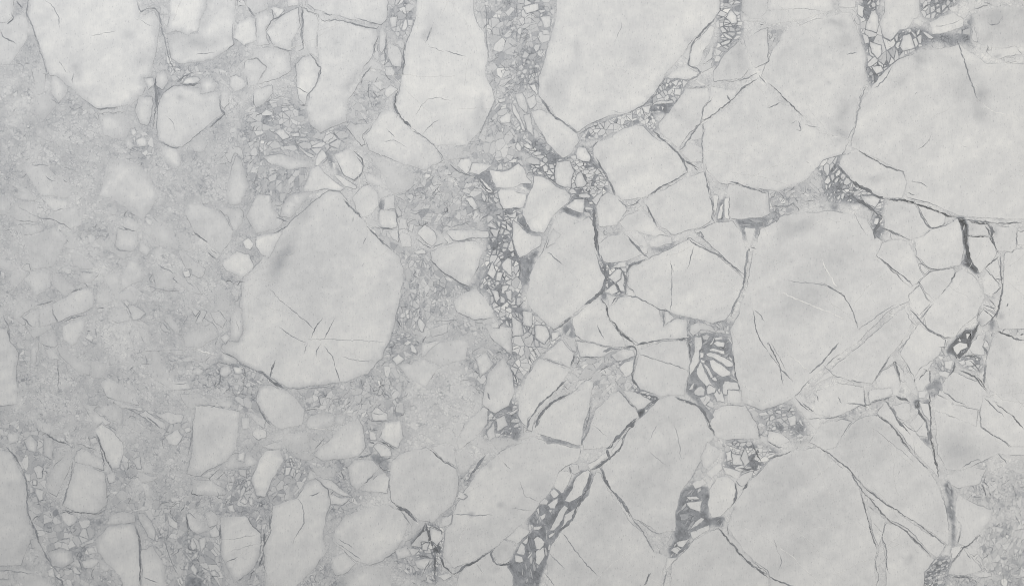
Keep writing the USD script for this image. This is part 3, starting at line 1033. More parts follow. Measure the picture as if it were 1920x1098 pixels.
s 209 0 1090,460 1170,400 1190,440 1120,490
s 209 0 1180,420 1290,460 1270,500 1200,470
s 212 0 1110,560 1150,490 1210,480 1250,510 1265,570 1240,640 1170,710 1120,720 1100,640
s 210 0 1290,380 1310,310 1340,400 1310,430
s 208 0 1230,350 1290,360 1300,420 1240,420
s 207 0 1300,470 1360,450 1350,490 1290,540 1260,510
s 206 0 980,630 1070,615 1060,690 1000,660
s 205 0 990,790 1060,710 1080,720 1040,760
s 208 0 1000,800 1110,750 1110,780 1020,840
s 207 0 920,850 1000,830 960,880 930,870
s 206 0 890,890 930,870 960,890 930,920
s 209 0 1010,520 1080,490 1100,520 1030,550
s 160 0 940,690 970,690 990,720 950,730
s 208 0 560,340 620,260 620,310 570,360
s 209 0 420,420 540,345 540,370 470,420 440,445
s 208 1 90,150 130,130 180,60 200,80 130,150 110,230 85,220
s 209 1 1130,0 1180,0 1200,70 1150,60
s 209 1 1210,0 1290,0 1290,70 1210,70
s 209 0 1200,350 1230,340 1240,390 1210,400
s 208 0 980,600 1040,590 1060,605 1000,615
s 205 1 1390,250 1440,260 1440,310 1400,290
s 203 0 870,940 930,940 860,1010
d 150 150,250 250,270 390,310 390,325 280,300 200,300
d 120 705,120 750,95 740,140 715,150
d 150 0,200 50,220 30,290 0,270
d 148 990,20 1030,10 1090,90 1140,150 1110,170 1060,80
d 136 950,570 1010,530 1110,540 1105,720 1190,710 1180,770 1120,760 1000,830 930,930 890,960 880,880 920,830 920,680
r 6 .85 208 146 1190,290 1300,280 1440,340 1430,400 1350,490 1180,430 1200,350
r 6 .85 205 138 935,680 1010,690 1070,730 1000,800 920,840
r 7 .85 209 150 660,0 800,30 830,60 750,130 720,100
r 7 .8 208 160 1000,0 1130,0 1140,100 1100,160 1060,70
r 7 .8 206 165 1310,80 1440,100 1440,250 1390,270 1380,180
r 7 .8 206 172 950,430 1060,340 1090,440 1000,530
r 7 .8 207 165 380,200 440,60 440,220 400,330
v 10 142 130,210 150,150 230,60 330,10
v 10 146 80,220 100,150 180,60 240,0
v 6 142 600,0 660,60 710,110
v 14 142 710,150 640,210 560,310 530,330
v 10 142 700,170 630,250 610,330 540,385 470,430 440,450
v 10 140 540,330 545,380
v 9 146 680,0 740,20 830,40 770,90
v 14 148 920,35 1050,80 1100,160 1140,250
v 12 142 490,420 540,530 600,600 670,710
v 5 162 670,710 740,800 800,910
v 4 178 700,720 780,790 850,800
v 5 160 280,790 330,860 380,930 480,1040
v 6 150 180,1020 240,1098
v 12 145 440,460 430,540 380,620 330,740 250,800
v 6 145 320,430 330,470
v 3 178 910,180 940,280 950,400
v 9 132 1260,520 1260,590 1240,650
v 10 138 1160,770 1230,850 1290,930 1440,1050
v 4 155 1210,760 1220,820
v 14 148 930,920 1000,850
v 9 148 740,1098 780,1020
v 5 165 870,1010 850,1098
v 8 158 430,210 400,280 390,310
v 5 160 440,60 430,150 410,220
v 4 175 820,190 770,280
v 3 180 760,330 870,420
v 4 160 1200,80 1310,80
v 6 155 1380,190 1390,270
v 9 140 1300,560 1330,510
v 3 175 40,500 70,590 150,620
v 3 175 0,660 100,670
v 8 120 1350,290 1380,360 1400,400
v 8 140 1270,440 1390,440
v 5 178 190,900 300,1000
v 3 180 450,190 540,260
m 20,665 12,8 0 -38
m 1245,665 10,12 0 -40
m 200,980 30,40 0 -22
m 380,980 30,40 0 -12
m 30,930 40,40 0 0
@z 940 880 6.1
s 211 0 600,190 640,70 680,10 780,30 810,60 760,170 710,260 690,270 620,220
s 206 0 800,-60 880,-70 910,20 840,55 800,40
s 211 0 850,100 930,20 990,0 1035,40 960,200 930,280 850,340 770,370 720,350 810,200
s 213 0 640,500 720,400 765,430 700,560 620,690 540,700 600,590
s 205 0 730,520 890,400 840,530 770,610 680,670 710,590
s 211 0 550,260 600,220 660,280 600,330 575,310
s 211 0 525,400 640,320 650,360 620,440 570,450
s 205 0 440,390 490,320 540,360 520,400
s 212 0 440,530 510,500 500,550 460,580
s 208 0 390,450 435,440 430,520
s 212 0 370,650 450,640 470,660 420,690 360,690
s 208 0 50,800 200,650 320,700 300,740 230,790 220,820 160,850 150,830
s 210 0 170,950 230,820 270,870 265,970
s 209 0 235,820 300,750 300,830 280,850
s 210 0 150,975 240,980 250,1040 210,1060 160,1050
s 211 0 370,790 420,760 490,830 490,870 440,920 390,900
s 211 0 390,930 490,890 500,980 430,1080 395,1060
s 210 0 530,750 610,710 600,750 540,790
s 207 0 300,1000 350,900 340,980 310,1020
s 209 0 30,1098 80,1070 120,1090
s 207 0 540,870 560,850 550,920 530,920
s 209 0 540,470 590,460 560,500
d 138 320,580 440,400 540,290 600,190 700,270 800,150 920,0 1050,40 1000,270 890,400 700,690 560,890 510,1100 440,1240 330,1360 220,1360 130,1200 60,1110 150,960 240,800 400,660
r 6 .85 206 140 320,580 440,400 520,410 540,540 440,640 330,680 350,850 370,1000 260,1080 120,1050 180,930 300,740
@23
s 202 1 320,330 380,330 470,180 560,140 620,140 700,210 780,320 900,450 960,530 1000,650 1020,790 1010,870 930,800 730,680 540,530 460,450
s 204 0 540,550 720,680 900,800 1000,870 950,940 890,890 820,810 740,750 660,720 600,640
s 202 0 560,650 660,730 650,800 620,880 590,800
s 201 1 660,740 740,760 840,860 900,930 940,950 880,1020 820,1098 700,1098 660,1000 670,900 640,850
s 205 0 660,60 710,130 820,210 860,270 920,330 950,420 960,500 900,420 820,340 770,270 700,190 610,130
s 207 0 700,80 800,70 800,160 760,180 720,140
s 207 0 800,190 850,120 900,210 900,260 840,250
s 206 0 850,60 910,70 915,180 870,130
s 202 1 1060,580 1180,640 1260,670 1240,740 1190,800 1120,880 1070,860 1090,760 1050,700
s 202 1 1030,970 1100,890 1190,980 1210,1010 1100,1040 1010,1030
s 204 0 1030,880 1090,870 1070,930 1030,950
s 202 4 1000,480 1150,430 1230,440 1190,520 1080,550 1030,530
s 204 3 1210,30 1440,200 1440,380 1360,310 1200,200 1190,120
s 206 2 230,290 300,190 420,160 470,170 380,320 320,330
s 206 3 250,130 270,0 400,-40 540,-20 550,70 450,120 380,150
s 207 1 560,0 700,-20 700,20 570,70
s 208 0 850,0 900,0 880,40 850,40
s 206 0 110,150 150,140 160,190 120,200
s 206 0 0,220 60,230 130,280 60,310 0,280
s 202 4 1280,760 1330,780 1310,800 1280,790
s 203 4 950,20 1050,80 1180,110 1170,200 1050,150 930,110
d 132 990,530 1020,510 1040,560 1040,640 1055,700 1045,870 1030,870 1035,760 1010,700 1000,660 1020,640
d 120 820,60 850,50 855,90 835,100
d 130 870,60 910,50 910,85
d 140 860,270 910,270 920,310 880,290
d 140 40,180 60,170 90,200 80,230 50,210
d 145 150,220 180,140 210,200 170,250 130,240
d 145 1170,640 1250,665 1240,675 1190,655
d 150 900,10 960,0 950,30 920,30
r 6 .8 203 172 1190,820 1260,740 1440,650 1440,900 1440,1050 1330,1050 1230,1000 1210,960
r 6 .75 200 155 1300,930 1440,920 1440,1040 1330,1040
r 5 .8 195 138 840,1060 880,1020 940,940 1010,930 1030,960 1000,1030 980,1098 820,1098
r 7 .85 206 158 0,60 130,80 210,170 230,290 130,270 40,200
r 6 .7 201 165 1150,360 1220,350 1240,430 1180,430
r 6 .7 201 180 1130,500 1300,480 1440,420 1440,640 1270,680 1160,620
r 6 .7 204 172 400,150 560,70 700,30 720,50 580,100 440,190
r 6 .7 201 178 980,1040 1170,1050 1440,1050 1440,1098 980,1098
v 7 142 0,390 60,365 130,340
v 7 146 270,310 360,360 460,450 530,530
v 6 142 460,450 520,560 570,600 600,640 670,725 760,780 850,860 920,935
v 6 146 530,530 640,620 730,680 850,750 1000,870
v 6 142 520,570 550,680 590,830 610,890
v 4 155 600,940 620,1030 610,1098
v 5 150 665,740 640,830 670,890 665,980 680,1030
v 3 165 590,740 650,800
v 7 138 610,135 690,190 760,280 810,350
v 5 150 830,370 900,440
v 9 144 660,55 700,110 715,150 800,250
v 10 142 720,30 800,60
v 14 138 840,90 860,140 900,200 910,280
v 9 132 905,0 915,100 915,250 940,380 960,480
v 5 146 980,0 1060,60 1130,90
v 6 132 1270,60 1350,120 1400,170 1440,220
v 5 146 1220,40 1330,150
v 4 155 1205,200 1300,270 1370,310
v 7 138 1190,810 1130,870 1100,880 1030,965
v 4 150 1110,900 1140,950
v 8 148 1030,1045 1160,1050
v 4 155 1080,790 1070,860
v 4 155 270,20 285,60
v 6 148 190,60 260,125
v 5 150 150,40 240,125
v 4 158 395,30 410,70
v 6 152 540,0 550,80
v 5 155 570,0 570,30
v 7 162 440,70 560,80 700,30
v 4 168 210,160 400,150 450,140
v 7 145 0,280 60,320 80,315
v 4 160 30,830 80,960 60,1010
v 8 138 0,1040 80,1080 150,1098
v 8 146 1200,520 1230,600
v 6 146 1150,600 1200,600
v 5 160 1090,430 1180,380 1200,400
v 4 165 820,280 830,360
v 4 165 730,160 830,240 880,170
v 3 175 600,220 740,330 820,400
v 5 160 1290,350 1350,410
v 5 160 1390,700 1420,760
m 1060,430 60,40 0 -8
m 800,950 30,30 0 -14
m 600,670 30,20 0 -12
m 700,700 40,20 0 -8
m 480,240 60,30 -30 -14
m 1140,545 10,8 -20 -50
m 280,600 30,15 -40 -8
m 350,1000 5,5 0 -25
m 1255,1082 4,4 0 -70
@z 1700 540 5.49
v 10 128 440,620 480,560 560,500 600,440 650,460
v 12 130 480,640 530,720 560,680 630,640 660,520 710,420 750,350
v 10 125 600,690 700,690 770,730
v 8 140 540,840 640,880 720,920 760,990 830,1060
v 9 155 800,790 805,880 800,1000
v 9 160 770,590 810,640 830,700
v 7 135 200,400 260,470 340,490 420,510
v 6 145 380,690 350,620 390,600
v 7 135 500,760 480,830 450,900
v 6 140 170,820 210,840 120,940
v 6 140 230,840 240,930
v 7 150 640,740 720,790 750,870
v 6 150 680,780 740,770
v 7 140 860,350 890,300 930,240
s 211 0 475,600 540,560 620,565 630,600 560,650 520,690 490,650
s 208 0 540,520 560,540 545,560 525,545
s 207 0 540,750 600,730 610,790 560,790
s 207 0 380,760 470,740 460,840 400,820
s 205 1 320,860 400,850 450,880 430,930 340,900
m 830,510 70,50 -40 -26
m 850,560 40,40 0 -18
m 735,370 40,40 0 -30
m 970,290 25,25 0 -22
m 940,190 40,40 0 -14
m 640,810 60,40 0 -22
m 740,920 40,40 0 -26
m 900,460 50,30 0 -14
@13
v 14 96 1112,170 1112,250 1122,330 1150,390 1188,438
v 9 100 1140,150 1200,158 1250,165
v 7 120 1245,235 1282,290 1298,330
v 6 112 1100,225 1140,232
v 8 125 1255,170 1275,210 1262,236"""
stones, crushed, pockets, veins, clouds = [], [], [], [], []
ox = oy = 0.0; sc = 1.0
for line in PLAN.splitlines():
    t = line.split()
    if not t: continue
    k = t[0]
    if k == '@f': ox, oy, sc = 0., 0., 1.
    elif k == '@z': ox, oy, sc = float(t[1]), float(t[2]), float(t[3])
    elif k[0] == '@': ox, oy, sc = int(k[2]) * 480., int(k[1]) * 366., 3.
    elif k == 'm':
        x, y, rx, ry, a, amt = map(float, line.replace(',', ' ').split()[1:7])
        if sc == 1.: clouds.append((x, y, rx, ry, a, amt))
        else: clouds.append((ox + x / sc, oy + y / sc, rx / sc, ry / sc, a, amt))
    else:
        n = {'s': 2, 'r': 4, 'd': 1, 'v': 2}[k]
        a = list(map(float, t[1:1 + n]))
        p = np.array([list(map(float, q.split(','))) for q in t[1 + n:]]) / sc + [ox, oy]
        if k != 'v':                                    # what meets the edge of the picture goes on beyond it
            e = 2.5
            p = np.where(p <= e, p - 230, p)
            p[:, 0] = np.where(p[:, 0] >= W - e, p[:, 0] + 230, p[:, 0])
            p[:, 1] = np.where(p[:, 1] >= H - e, p[:, 1] + 230, p[:, 1])
        if k == 's': stones.append((a[0], a[1], p))
        if k == 'r':                                    # crushed bands run on into their neighbours
            for q in p:
                q += (rng.uniform(4, 26) * np.array([-1, 1])[[int(q[0] > ox + 240)]] if abs(q[0] - ox) < .6 or abs(q[0] - ox - 480) < .6 else 0) * np.array([1, 0])
                q += (rng.uniform(4, 22) * np.array([-1, 1])[[int(q[1] > oy + 183)]] if abs(q[1] - oy) < .6 or abs(q[1] - oy - 366) < .6 else 0) * np.array([0, 1])
        if k == 'r': crushed.append((a[0], a[1], a[2], a[3], p))
        if k == 'd': pockets.append((a[0], p))
        if k == 'v': veins.append((a[0] / 3.0, a[1], p))
FX0, FY0, FX1, FY1 = -200, -200, W + 200, H + 200
frame = box(FX0, FY0, FX1, FY1)

TABLE = np.random.default_rng(99).random((64, 256, 256)).astype(np.float32)
def fb(p, scale, octv=3, seed=0):
    """Fractal value noise over the plan, about -0.5 to 0.5."""
    q = np.asarray(p, float) / scale + 4000.37
    out, amp, tot = 0.0, 1.0, 0.0
    for o in range(octv):
        i = np.floor(q).astype(np.int64); t = q - i; t = t * t * (3 - 2 * t)
        T = TABLE[(seed * 5 + o * 17) % 64]
        x0, y0 = i[:, 0] & 255, i[:, 1] & 255
        x1, y1 = (x0 + 1) & 255, (y0 + 1) & 255
        a = T[x0, y0] * (1 - t[:, 0]) + T[x1, y0] * t[:, 0]
        b = T[x0, y1] * (1 - t[:, 0]) + T[x1, y1] * t[:, 0]
        out = out + amp * (a * (1 - t[:, 1]) + b * t[:, 1]); tot += amp
        amp *= .55; q = q * 2.03 + 11.7
    return out / tot - 0.5

def warp(p, a=1.0):
    p = np.asarray(p, float)
    d1 = np.stack([fb(p, 17, 4, 1), fb(p, 17, 4, 2)], 1) * 5.0
    d2 = np.stack([fb(p, 4.5, 2, 3), fb(p, 4.5, 2, 4)], 1) * 2.2
    return p + a * (d1 + d2)

def dens(p, step, closed=True):
    p = np.asarray(p, float)
    q = np.vstack([p, p[:1]]) if closed else p
    out = []
    for a, b in zip(q[:-1], q[1:]):
        n = max(1, int(np.hypot(*(b - a)) / step))
        out.append(a + (b - a) * (np.arange(n) / n)[:, None])
    if not closed: out.append(q[-1:])
    return np.vstack(out)

def chaikin(p, closed=True, n=1):
    """Cuts the corners a little, so that a traced outline is not a polygon of straight runs."""
    for _ in range(n):
        q = np.vstack([p, p[:1]]) if closed else p
        a, b = q[:-1] * .82 + q[1:] * .18, q[:-1] * .18 + q[1:] * .82
        m = np.empty((2 * len(a), 2)); m[0::2] = a; m[1::2] = b
        p = m if closed else np.vstack([p[:1], m, p[-1:]])
    return p

def polys(g):
    if g.is_empty: return []
    gs = g.geoms if hasattr(g, 'geoms') else [g]
    return [x for x in gs if x.geom_type == 'Polygon' and x.area > 1.0]

def outline(p):
    g = Polygon(warp(dens(p, 2.6)))
    return (g if g.is_valid else g.buffer(0)).intersection(frame)

pocket_polys = [(L, outline(p)) for L, p in pockets]
pocket_all = unary_union([g for _, g in pocket_polys])

# the stones: the small ones keep their outline, larger ones give way to them and to the dark pockets they do not lie in
clasts, placed, tree_parts = [], [], []
order = sorted(range(len(stones)), key=lambda i: Polygon(stones[i][2]).buffer(0).area)
for i in order:
    L, soft, p = stones[i]
    g = outline(p)
    hit = [q for q in placed if q.bounds[0] < g.bounds[2] + 2 and q.bounds[2] > g.bounds[0] - 2 and q.bounds[1] < g.bounds[3] + 2 and q.bounds[3] > g.bounds[1] - 2 and q.intersects(g)]
    if hit: g = g.difference(unary_union(hit).buffer(0.9))
    if g.area > 4500:
        g = g.difference(pocket_all.buffer(-.5))
    for q in polys(g.buffer(-0.55)):
        if q.area < 12: continue
        q = q.simplify(0.25)
        placed.append(q); clasts.append([q, L, soft])
stone_all = unary_union(placed)
shapely.prepare(stone_all)

# ------------------------------------------------------------------ tone of the cement, on a grid over the whole slab
G = 3.0
gx = np.arange(FX0, FX1 + G, G); gy = np.arange(FY0, FY1 + G, G)
X, Y = np.meshgrid(gx, gy)
P = np.stack([X.ravel(), Y.ravel()], 1)
low = lambda s, seed, o=3: fb(P, s, o, seed).reshape(X.shape)
n70, n22, n18, n12, n7, n6, n5 = low(70, 11), low(22, 12), low(18, 21), low(12, 23), low(7, 13), low(6, 22), low(5, 24)
rot = np.stack([(P[:, 0] * .77 - P[:, 1] * .64) / 3.2, P[:, 0] * .64 + P[:, 1] * .77], 1)
nst = fb(rot, 20, 4, 15).reshape(X.shape)
base = 195 + 10 * np.clip((X - 480) / 500, 0, 1) + 22 * n70 + 22 * n22 + 16 * n7 + 24 * nst
grain = np.full(X.shape, 0.55)
def inside(poly, pts=P):
    x0, y0, x1, y1 = poly.bounds
    m = np.zeros(len(pts), bool)
    c = np.nonzero((pts[:, 0] > x0) & (pts[:, 0] < x1) & (pts[:, 1] > y0) & (pts[:, 1] < y1))[0]
    if len(c):
        shapely.prepare(poly); m[c] = shapely.contains_xy(poly, pts[c, 0], pts[c, 1])
    return m.reshape(X.shape) if pts is P else m
region_polys = []
for s, dn, Lc, Lm, p in crushed:
    g = Polygon(warp(dens(p, 5), 1.6)).buffer(0).intersection(frame)
    region_polys.append((s, dn, Lc, Lm + (3 if Lm < 154 else 11), g))
wsum, tsum = np.zeros(X.shape), np.zeros(X.shape)
for s, dn, Lc, Lm, g in region_polys:
    w = gaussian_filter(inside(g).astype(np.float32), 1.4 if Lm < 160 else 2.4)
    wsum += w; tsum += w * Lm
wr = np.clip(wsum, 0, 1)
reg = np.where(wsum > 1e-3, tsum / np.maximum(wsum, 1e-3), 190)
tone = base * (1 - wr) + wr * (reg + 44 * n18 + 26 * n6)
grain = grain * (1 - wr) + wr * 1.0
for L, g in pocket_polys:
    w = gaussian_filter(inside(g).astype(np.float32), 0.6)
    tone = tone * (1 - w) + w * (L + (11 if L > 126 else -16) + 60 * n12 + 40 * n5)
    grain = grain * (1 - w) + w * .5
# where a crisp stone borders on the cement a thin seam of darker mineral follows it here and there
crisp = unary_union([g for g, L, s in clasts if s <= 2])
ins = inside(crisp)
dist = distance_transform_edt(~ins) * G
seam = np.exp(-(dist / 2.6) ** 2) * np.clip(0.62 + 1.5 * low(34, 31), 0.1, 1.1)
tone = tone - .55 * seam * np.clip(tone - 140, 0, 40)
def sample(field, p):
    return map_coordinates(field, [(p[:, 1] - FY0) / G, (p[:, 0] - FX0) / G], order=1, mode='nearest')
soft_tone = gaussian_filter(base * (1 - wr) + wr * np.maximum(reg, 178), 5)

def cloudy(p):
    d = np.zeros(len(p))
    for x, y, rx, ry, a, amt in clouds:
        c, s = math.cos(math.radians(a)), math.sin(math.radians(a))
        k = np.nonzero((abs(p[:, 0] - x) < 3 * (rx + ry)) & (abs(p[:, 1] - y) < 3 * (rx + ry)))[0]
        if not len(k): continue
        u, v = p[k, 0] - x, p[k, 1] - y
        e = ((u * c + v * s) / rx) ** 2 + ((-u * s + v * c) / ry) ** 2
        d[k] += 1.15 * amt * np.exp(-e * 1.1) * (1 + 1.2 * fb(p[k], max(6., min(rx, ry)), 3, 41))
    return d

# ------------------------------------------------------------------ materials
def marble(name, fine, rough):
    n = {
        'tone': ('attribute', {'attribute': 'tone'}),
        'grain': ('attribute', {'attribute': 'grain'}),
        'pos': ('geometry', {}),
        'm_streak': ('mapping', {'mapping_type': 'point', 'rotation': (0, 0, 0.18), 'scale': (190, 38, 60)}),
        'streak': ('noise_texture', {'scale': 1.0, 'detail': 3.0, 'roughness': 0.6}),
        'fine': ('noise_texture', {'scale': 420.0, 'detail': 3.0, 'roughness': 0.65}),
        'mid': ('noise_texture', {'scale': 60.0, 'detail': 5.0, 'roughness': 0.62, 'distortion': 0.6}),
        'crack': ('voronoi_texture', {'feature': 'distance_to_edge', 'scale': 88.0}),
        'crack2': ('voronoi_texture', {'feature': 'distance_to_edge', 'scale': 34.0}),
        'wob': ('noise_texture', {'scale': 45.0, 'detail': 3.0}),
        'wobv': ('mix_vector', {'fac': 0.02}),
        'ck': ('map_range', {'value': 0.0, 'from_min': 0.0, 'from_max': 0.11, 'to_min': 1.0, 'to_max': 0.0, 'clamp': True}),
        'ck2': ('map_range', {'value': 0.0, 'from_min': 0.0, 'from_max': 0.035, 'to_min': 1.0, 'to_max': 0.0, 'clamp': True}),
        'gate': ('map_range', {'value': 0.0, 'from_min': 0.42, 'from_max': 0.60, 'to_min': 0.0, 'to_max': 1.0, 'clamp': True}),
        'm_flk': ('mapping', {'mapping_type': 'point', 'rotation': (0, 0, -0.1), 'scale': (330, 105, 60)}),
        'flk': ('noise_texture', {'scale': 1.0, 'detail': 1.0}),
        'fleck': ('map_range', {'value': 0.0, 'from_min': 0.655, 'from_max': 0.74, 'to_min': 0.0, 'to_max': 1.0, 'clamp': True}),
        'cc': ('math', {'math_type': 'maximum'}),
        'ccg': ('math', {'math_type': 'multiply'}),
        'ccx': ('math', {'math_type': 'multiply'}),
        'ccn': ('math', {'math_type': 'multiply', 'value2': -0.20 * fine}),
        's1': ('math', {'math_type': 'multiply_add', 'value2': 0.07, 'value3': -0.035}),
        's2': ('math', {'math_type': 'multiply_add', 'value2': 0.11 * fine + .05, 'value3': -(0.055 * fine + .025)}),
        's3': ('math', {'math_type': 'multiply_add', 'value2': 0.11 * fine + .03, 'value3': -(0.055 * fine + .015)}),
        's4': ('math', {'math_type': 'multiply', 'value2': -0.10}),
        'a1': ('math', {'math_type': 'add'}), 'a2': ('math', {'math_type': 'add'}), 'a3': ('math', {'math_type': 'add'}), 'a4': ('math', {'math_type': 'add'}), 'a5': ('math', {'math_type': 'add'}),
        'ramp': ('rgb_ramp', {'ramp': RAMP, 'interpolate': True}),
        'bump': ('bump', {'strength': 0.12, 'distance': 0.0004}),
        'p': ('principled_bsdf', {'roughness': rough, 'specular_ior_level': 0.25}),
    }
    l = [('pos.position', 'm_streak.vector'), ('m_streak.vector', 'streak.vector'), ('pos.position', 'fine.vector'), ('pos.position', 'mid.vector'),
         ('pos.position', 'wob.vector'), ('pos.position', 'wobv.a'), ('wob.color', 'wobv.b'), ('wobv.result', 'crack.vector'), ('wobv.result', 'crack2.vector'),
         ('crack.distance', 'ck.value'), ('crack2.distance', 'ck2.value'), ('mid.fac', 'gate.value'),
         ('pos.position', 'm_flk.vector'), ('m_flk.vector', 'flk.vector'), ('flk.fac', 'fleck.value'),
         ('ck.result', 'cc.value1'), ('ck2.result', 'cc.value2'), ('cc.value', 'ccg.value1'), ('gate.result', 'ccg.value2'),
         ('ccg.value', 'ccx.value1'), ('grain.fac', 'ccx.value2'), ('ccx.value', 'ccn.value1'),
         ('streak.fac', 's1.value1'), ('fine.fac', 's2.value1'), ('mid.fac', 's3.value1'), ('fleck.result', 's4.value1'),
         ('tone.fac', 'a1.value1'), ('s1.value', 'a1.value2'), ('a1.value', 'a2.value1'), ('s2.value', 'a2.value2'), ('a2.value', 'a3.value1'), ('s3.value', 'a3.value2'),
         ('a3.value', 'a4.value1'), ('s4.value', 'a4.value2'), ('a4.value', 'a5.value1'), ('ccn.value', 'a5.value2'),
         ('a5.value', 'ramp.fac'), ('ramp.color', 'p.base_color'), ('mid.fac', 'bump.height'), ('bump.normal', 'p.normal')]
    return usdkit.material(stage, '/World/Looks/' + name, n, l, surface='p.BSDF')

def lin(c):
    c = np.asarray(c, float) / 255
    return tuple(np.where(c <= .04045, c / 12.92, ((c + .055) / 1.055) ** 2.4))
RAMP = [(x / 255, lin((x + dr, x, x + db))) for x, dr, db in [(0, 0, 0), (80, -1, 2), (130, -2, 4), (150, -2, 4), (170, -1, 2.5), (190, 0, 0.5), (205, 0.5, -0.5), (215, 1, -2), (228, 2, -4), (255, 0, 0)]]
M_stone = marble('polished_stone', 0.30, 0.42)
M_cement = marble('grey_cement', 1.0, 0.5)
M_vein = marble('dark_vein', 0.5, 0.5)

# ------------------------------------------------------------------ building the slab
slab = UsdGeom.Xform.Define(stage, '/World/marble_panel').GetPrim()
slab.SetCustomDataByKey('label', 'polished pale grey marble panel of broken stones set in blue-grey veins, filling the picture')
slab.SetCustomDataByKey('category', 'marble panel')
count = {}
def path(name, parent='/World/marble_panel'):
    k = count.get((parent, name), 0); count[(parent, name)] = k + 1
    return f'{parent}/{name}' + (f'_{k:03d}' if k else '')

def put(name, v, f, tone, grain, m, kind=None, normals=None):
    """v: (x, y in drawing units, z in metres)."""
    v = np.asarray(v, float)
    w = np.stack([(v[:, 0] - W / 2) / PX, (H / 2 - v[:, 1]) / PX, v[:, 2]], 1)
    f = np.asarray(f, int)[:, ::-1]
    me = usdkit.mesh(stage, path(name), (w, f), m)
    api = UsdGeom.PrimvarsAPI(me)
    for key, a in (('tone', np.asarray(tone) / 255.0), ('grain', np.asarray(grain))):
        api.CreatePrimvar(key, Sdf.ValueTypeNames.FloatArray, 'vertex').Set(Vt.FloatArray.FromNumpy(np.broadcast_to(a, len(v)).astype(np.float32)))
    if kind: me.GetPrim().SetCustomDataByKey('kind', kind)
    return me

# the bed of cement: a block whose top carries the fine relief of the filling
ny, nx = X.shape
idx = np.arange(nx * ny).reshape(ny, nx)
q = np.stack([idx[:-1, :-1], idx[:-1, 1:], idx[1:, 1:], idx[1:, :-1]], -1).reshape(-1, 4)
F = np.vstack([q[:, [0, 1, 2]], q[:, [0, 2, 3]]])
Z = 0.0001 * low(9, 51) - .0001
ring = np.concatenate([idx[0, :], idx[1:, -1], idx[-1, -2::-1], idx[-2:0:-1, 0]])
V = np.stack([X.ravel(), Y.ravel(), Z.ravel()], 1)
B = V[ring].copy(); B[:, 2] = -0.02
nb = len(V); k = np.arange(len(ring)); k2 = (k + 1) % len(ring)
F = np.vstack([F, np.stack([ring[k], nb + k, nb + k2], 1), np.stack([ring[k], nb + k2, ring[k2]], 1)])
c0 = len(V) + len(B)
F = np.vstack([F, np.stack([nb + k, np.full(len(k), c0), nb + k2], 1)])
V = np.vstack([V, B, [[(FX0 + FX1) / 2, (FY0 + FY1) / 2, -0.02]]])
tv = np.concatenate([tone.ravel(), tone.ravel()[ring], [180]])
gv = np.concatenate([grain.ravel(), grain.ravel()[ring], [0.5]])
put('cement_bed', V, F, tv, gv, M_cement)

def plate(g, step, z, rim=0.3, zb=-0.0004):
    """A stone as a plate with a ground edge: returns vertices, faces, and the number of top vertices."""
    g = shapely.segmentize(g, max(3.0, step * .6))
    rings = [np.array(g.exterior.coords)[:-1]] + [np.array(r.coords)[:-1] for r in g.interiors]
    bd = np.vstack(rings)
    x0, y0, x1, y1 = g.bounds
    inner = np.zeros((0, 2))
    if g.area > step * step * 3:
        a, b = np.meshgrid(np.arange(x0, x1, step), np.arange(y0, y1, step))
        b = b + (np.arange(a.shape[1]) % 2) * step * .5
        c = np.stack([a.ravel(), b.ravel()], 1) + rng.uniform(-.12, .12, (a.size, 2)) * step
        gi = g.buffer(-step * .45)
        if not gi.is_empty: inner = c[shapely.contains_xy(gi, c[:, 0], c[:, 1])]
    p = np.vstack([bd, inner])
    f = Delaunay(p).simplices
    a, b, c = p[f[:, 0]], p[f[:, 1]], p[f[:, 2]]
    ar = np.abs((b[:, 0] - a[:, 0]) * (c[:, 1] - a[:, 1]) - (b[:, 1] - a[:, 1]) * (c[:, 0] - a[:, 0]))
    cen = (a + b + c) / 3
    f = f[(ar > 1e-5) & shapely.contains_xy(g.buffer(0.02), cen[:, 0], cen[:, 1])]
    a, b, c = p[f[:, 0]], p[f[:, 1]], p[f[:, 2]]
    flip = ((b[:, 0] - a[:, 0]) * (c[:, 1] - a[:, 1]) - (b[:, 1] - a[:, 1]) * (c[:, 0] - a[:, 0])) < 0
    f[flip] = f[flip][:, ::-1]
    v = [np.column_stack([p, np.full(len(p), z)])]; fs = [f]; n0 = len(p); off = 0
    for r, rg in enumerate(rings):
        n = len(rg); i = np.arange(n); j = (i + 1) % n
        t = np.roll(rg, -1, 0) - np.roll(rg, 1, 0)
        nr = np.stack([t[:, 1], -t[:, 0]], 1); nr /= np.maximum(np.linalg.norm(nr, axis=1, keepdims=True), 1e-9)
        area2 = np.sum(rg[:, 0] * np.roll(rg[:, 1], -1) - np.roll(rg[:, 0], -1) * rg[:, 1])
        if (area2 < 0) == (r == 0): nr = -nr
        low_ = np.column_stack([rg + nr * rim, np.full(n, zb)])
        if (area2 > 0): fs += [np.stack([off + i, n0 + i, n0 + j], 1), np.stack([off + i, n0 + j, off + j], 1)]
        else: fs += [np.stack([off + i, n0 + j, n0 + i], 1), np.stack([off + i, off + j, n0 + j], 1)]
        v.append(low_); n0 += n; off += n
    return np.vstack(v), np.vstack(fs), len(p)

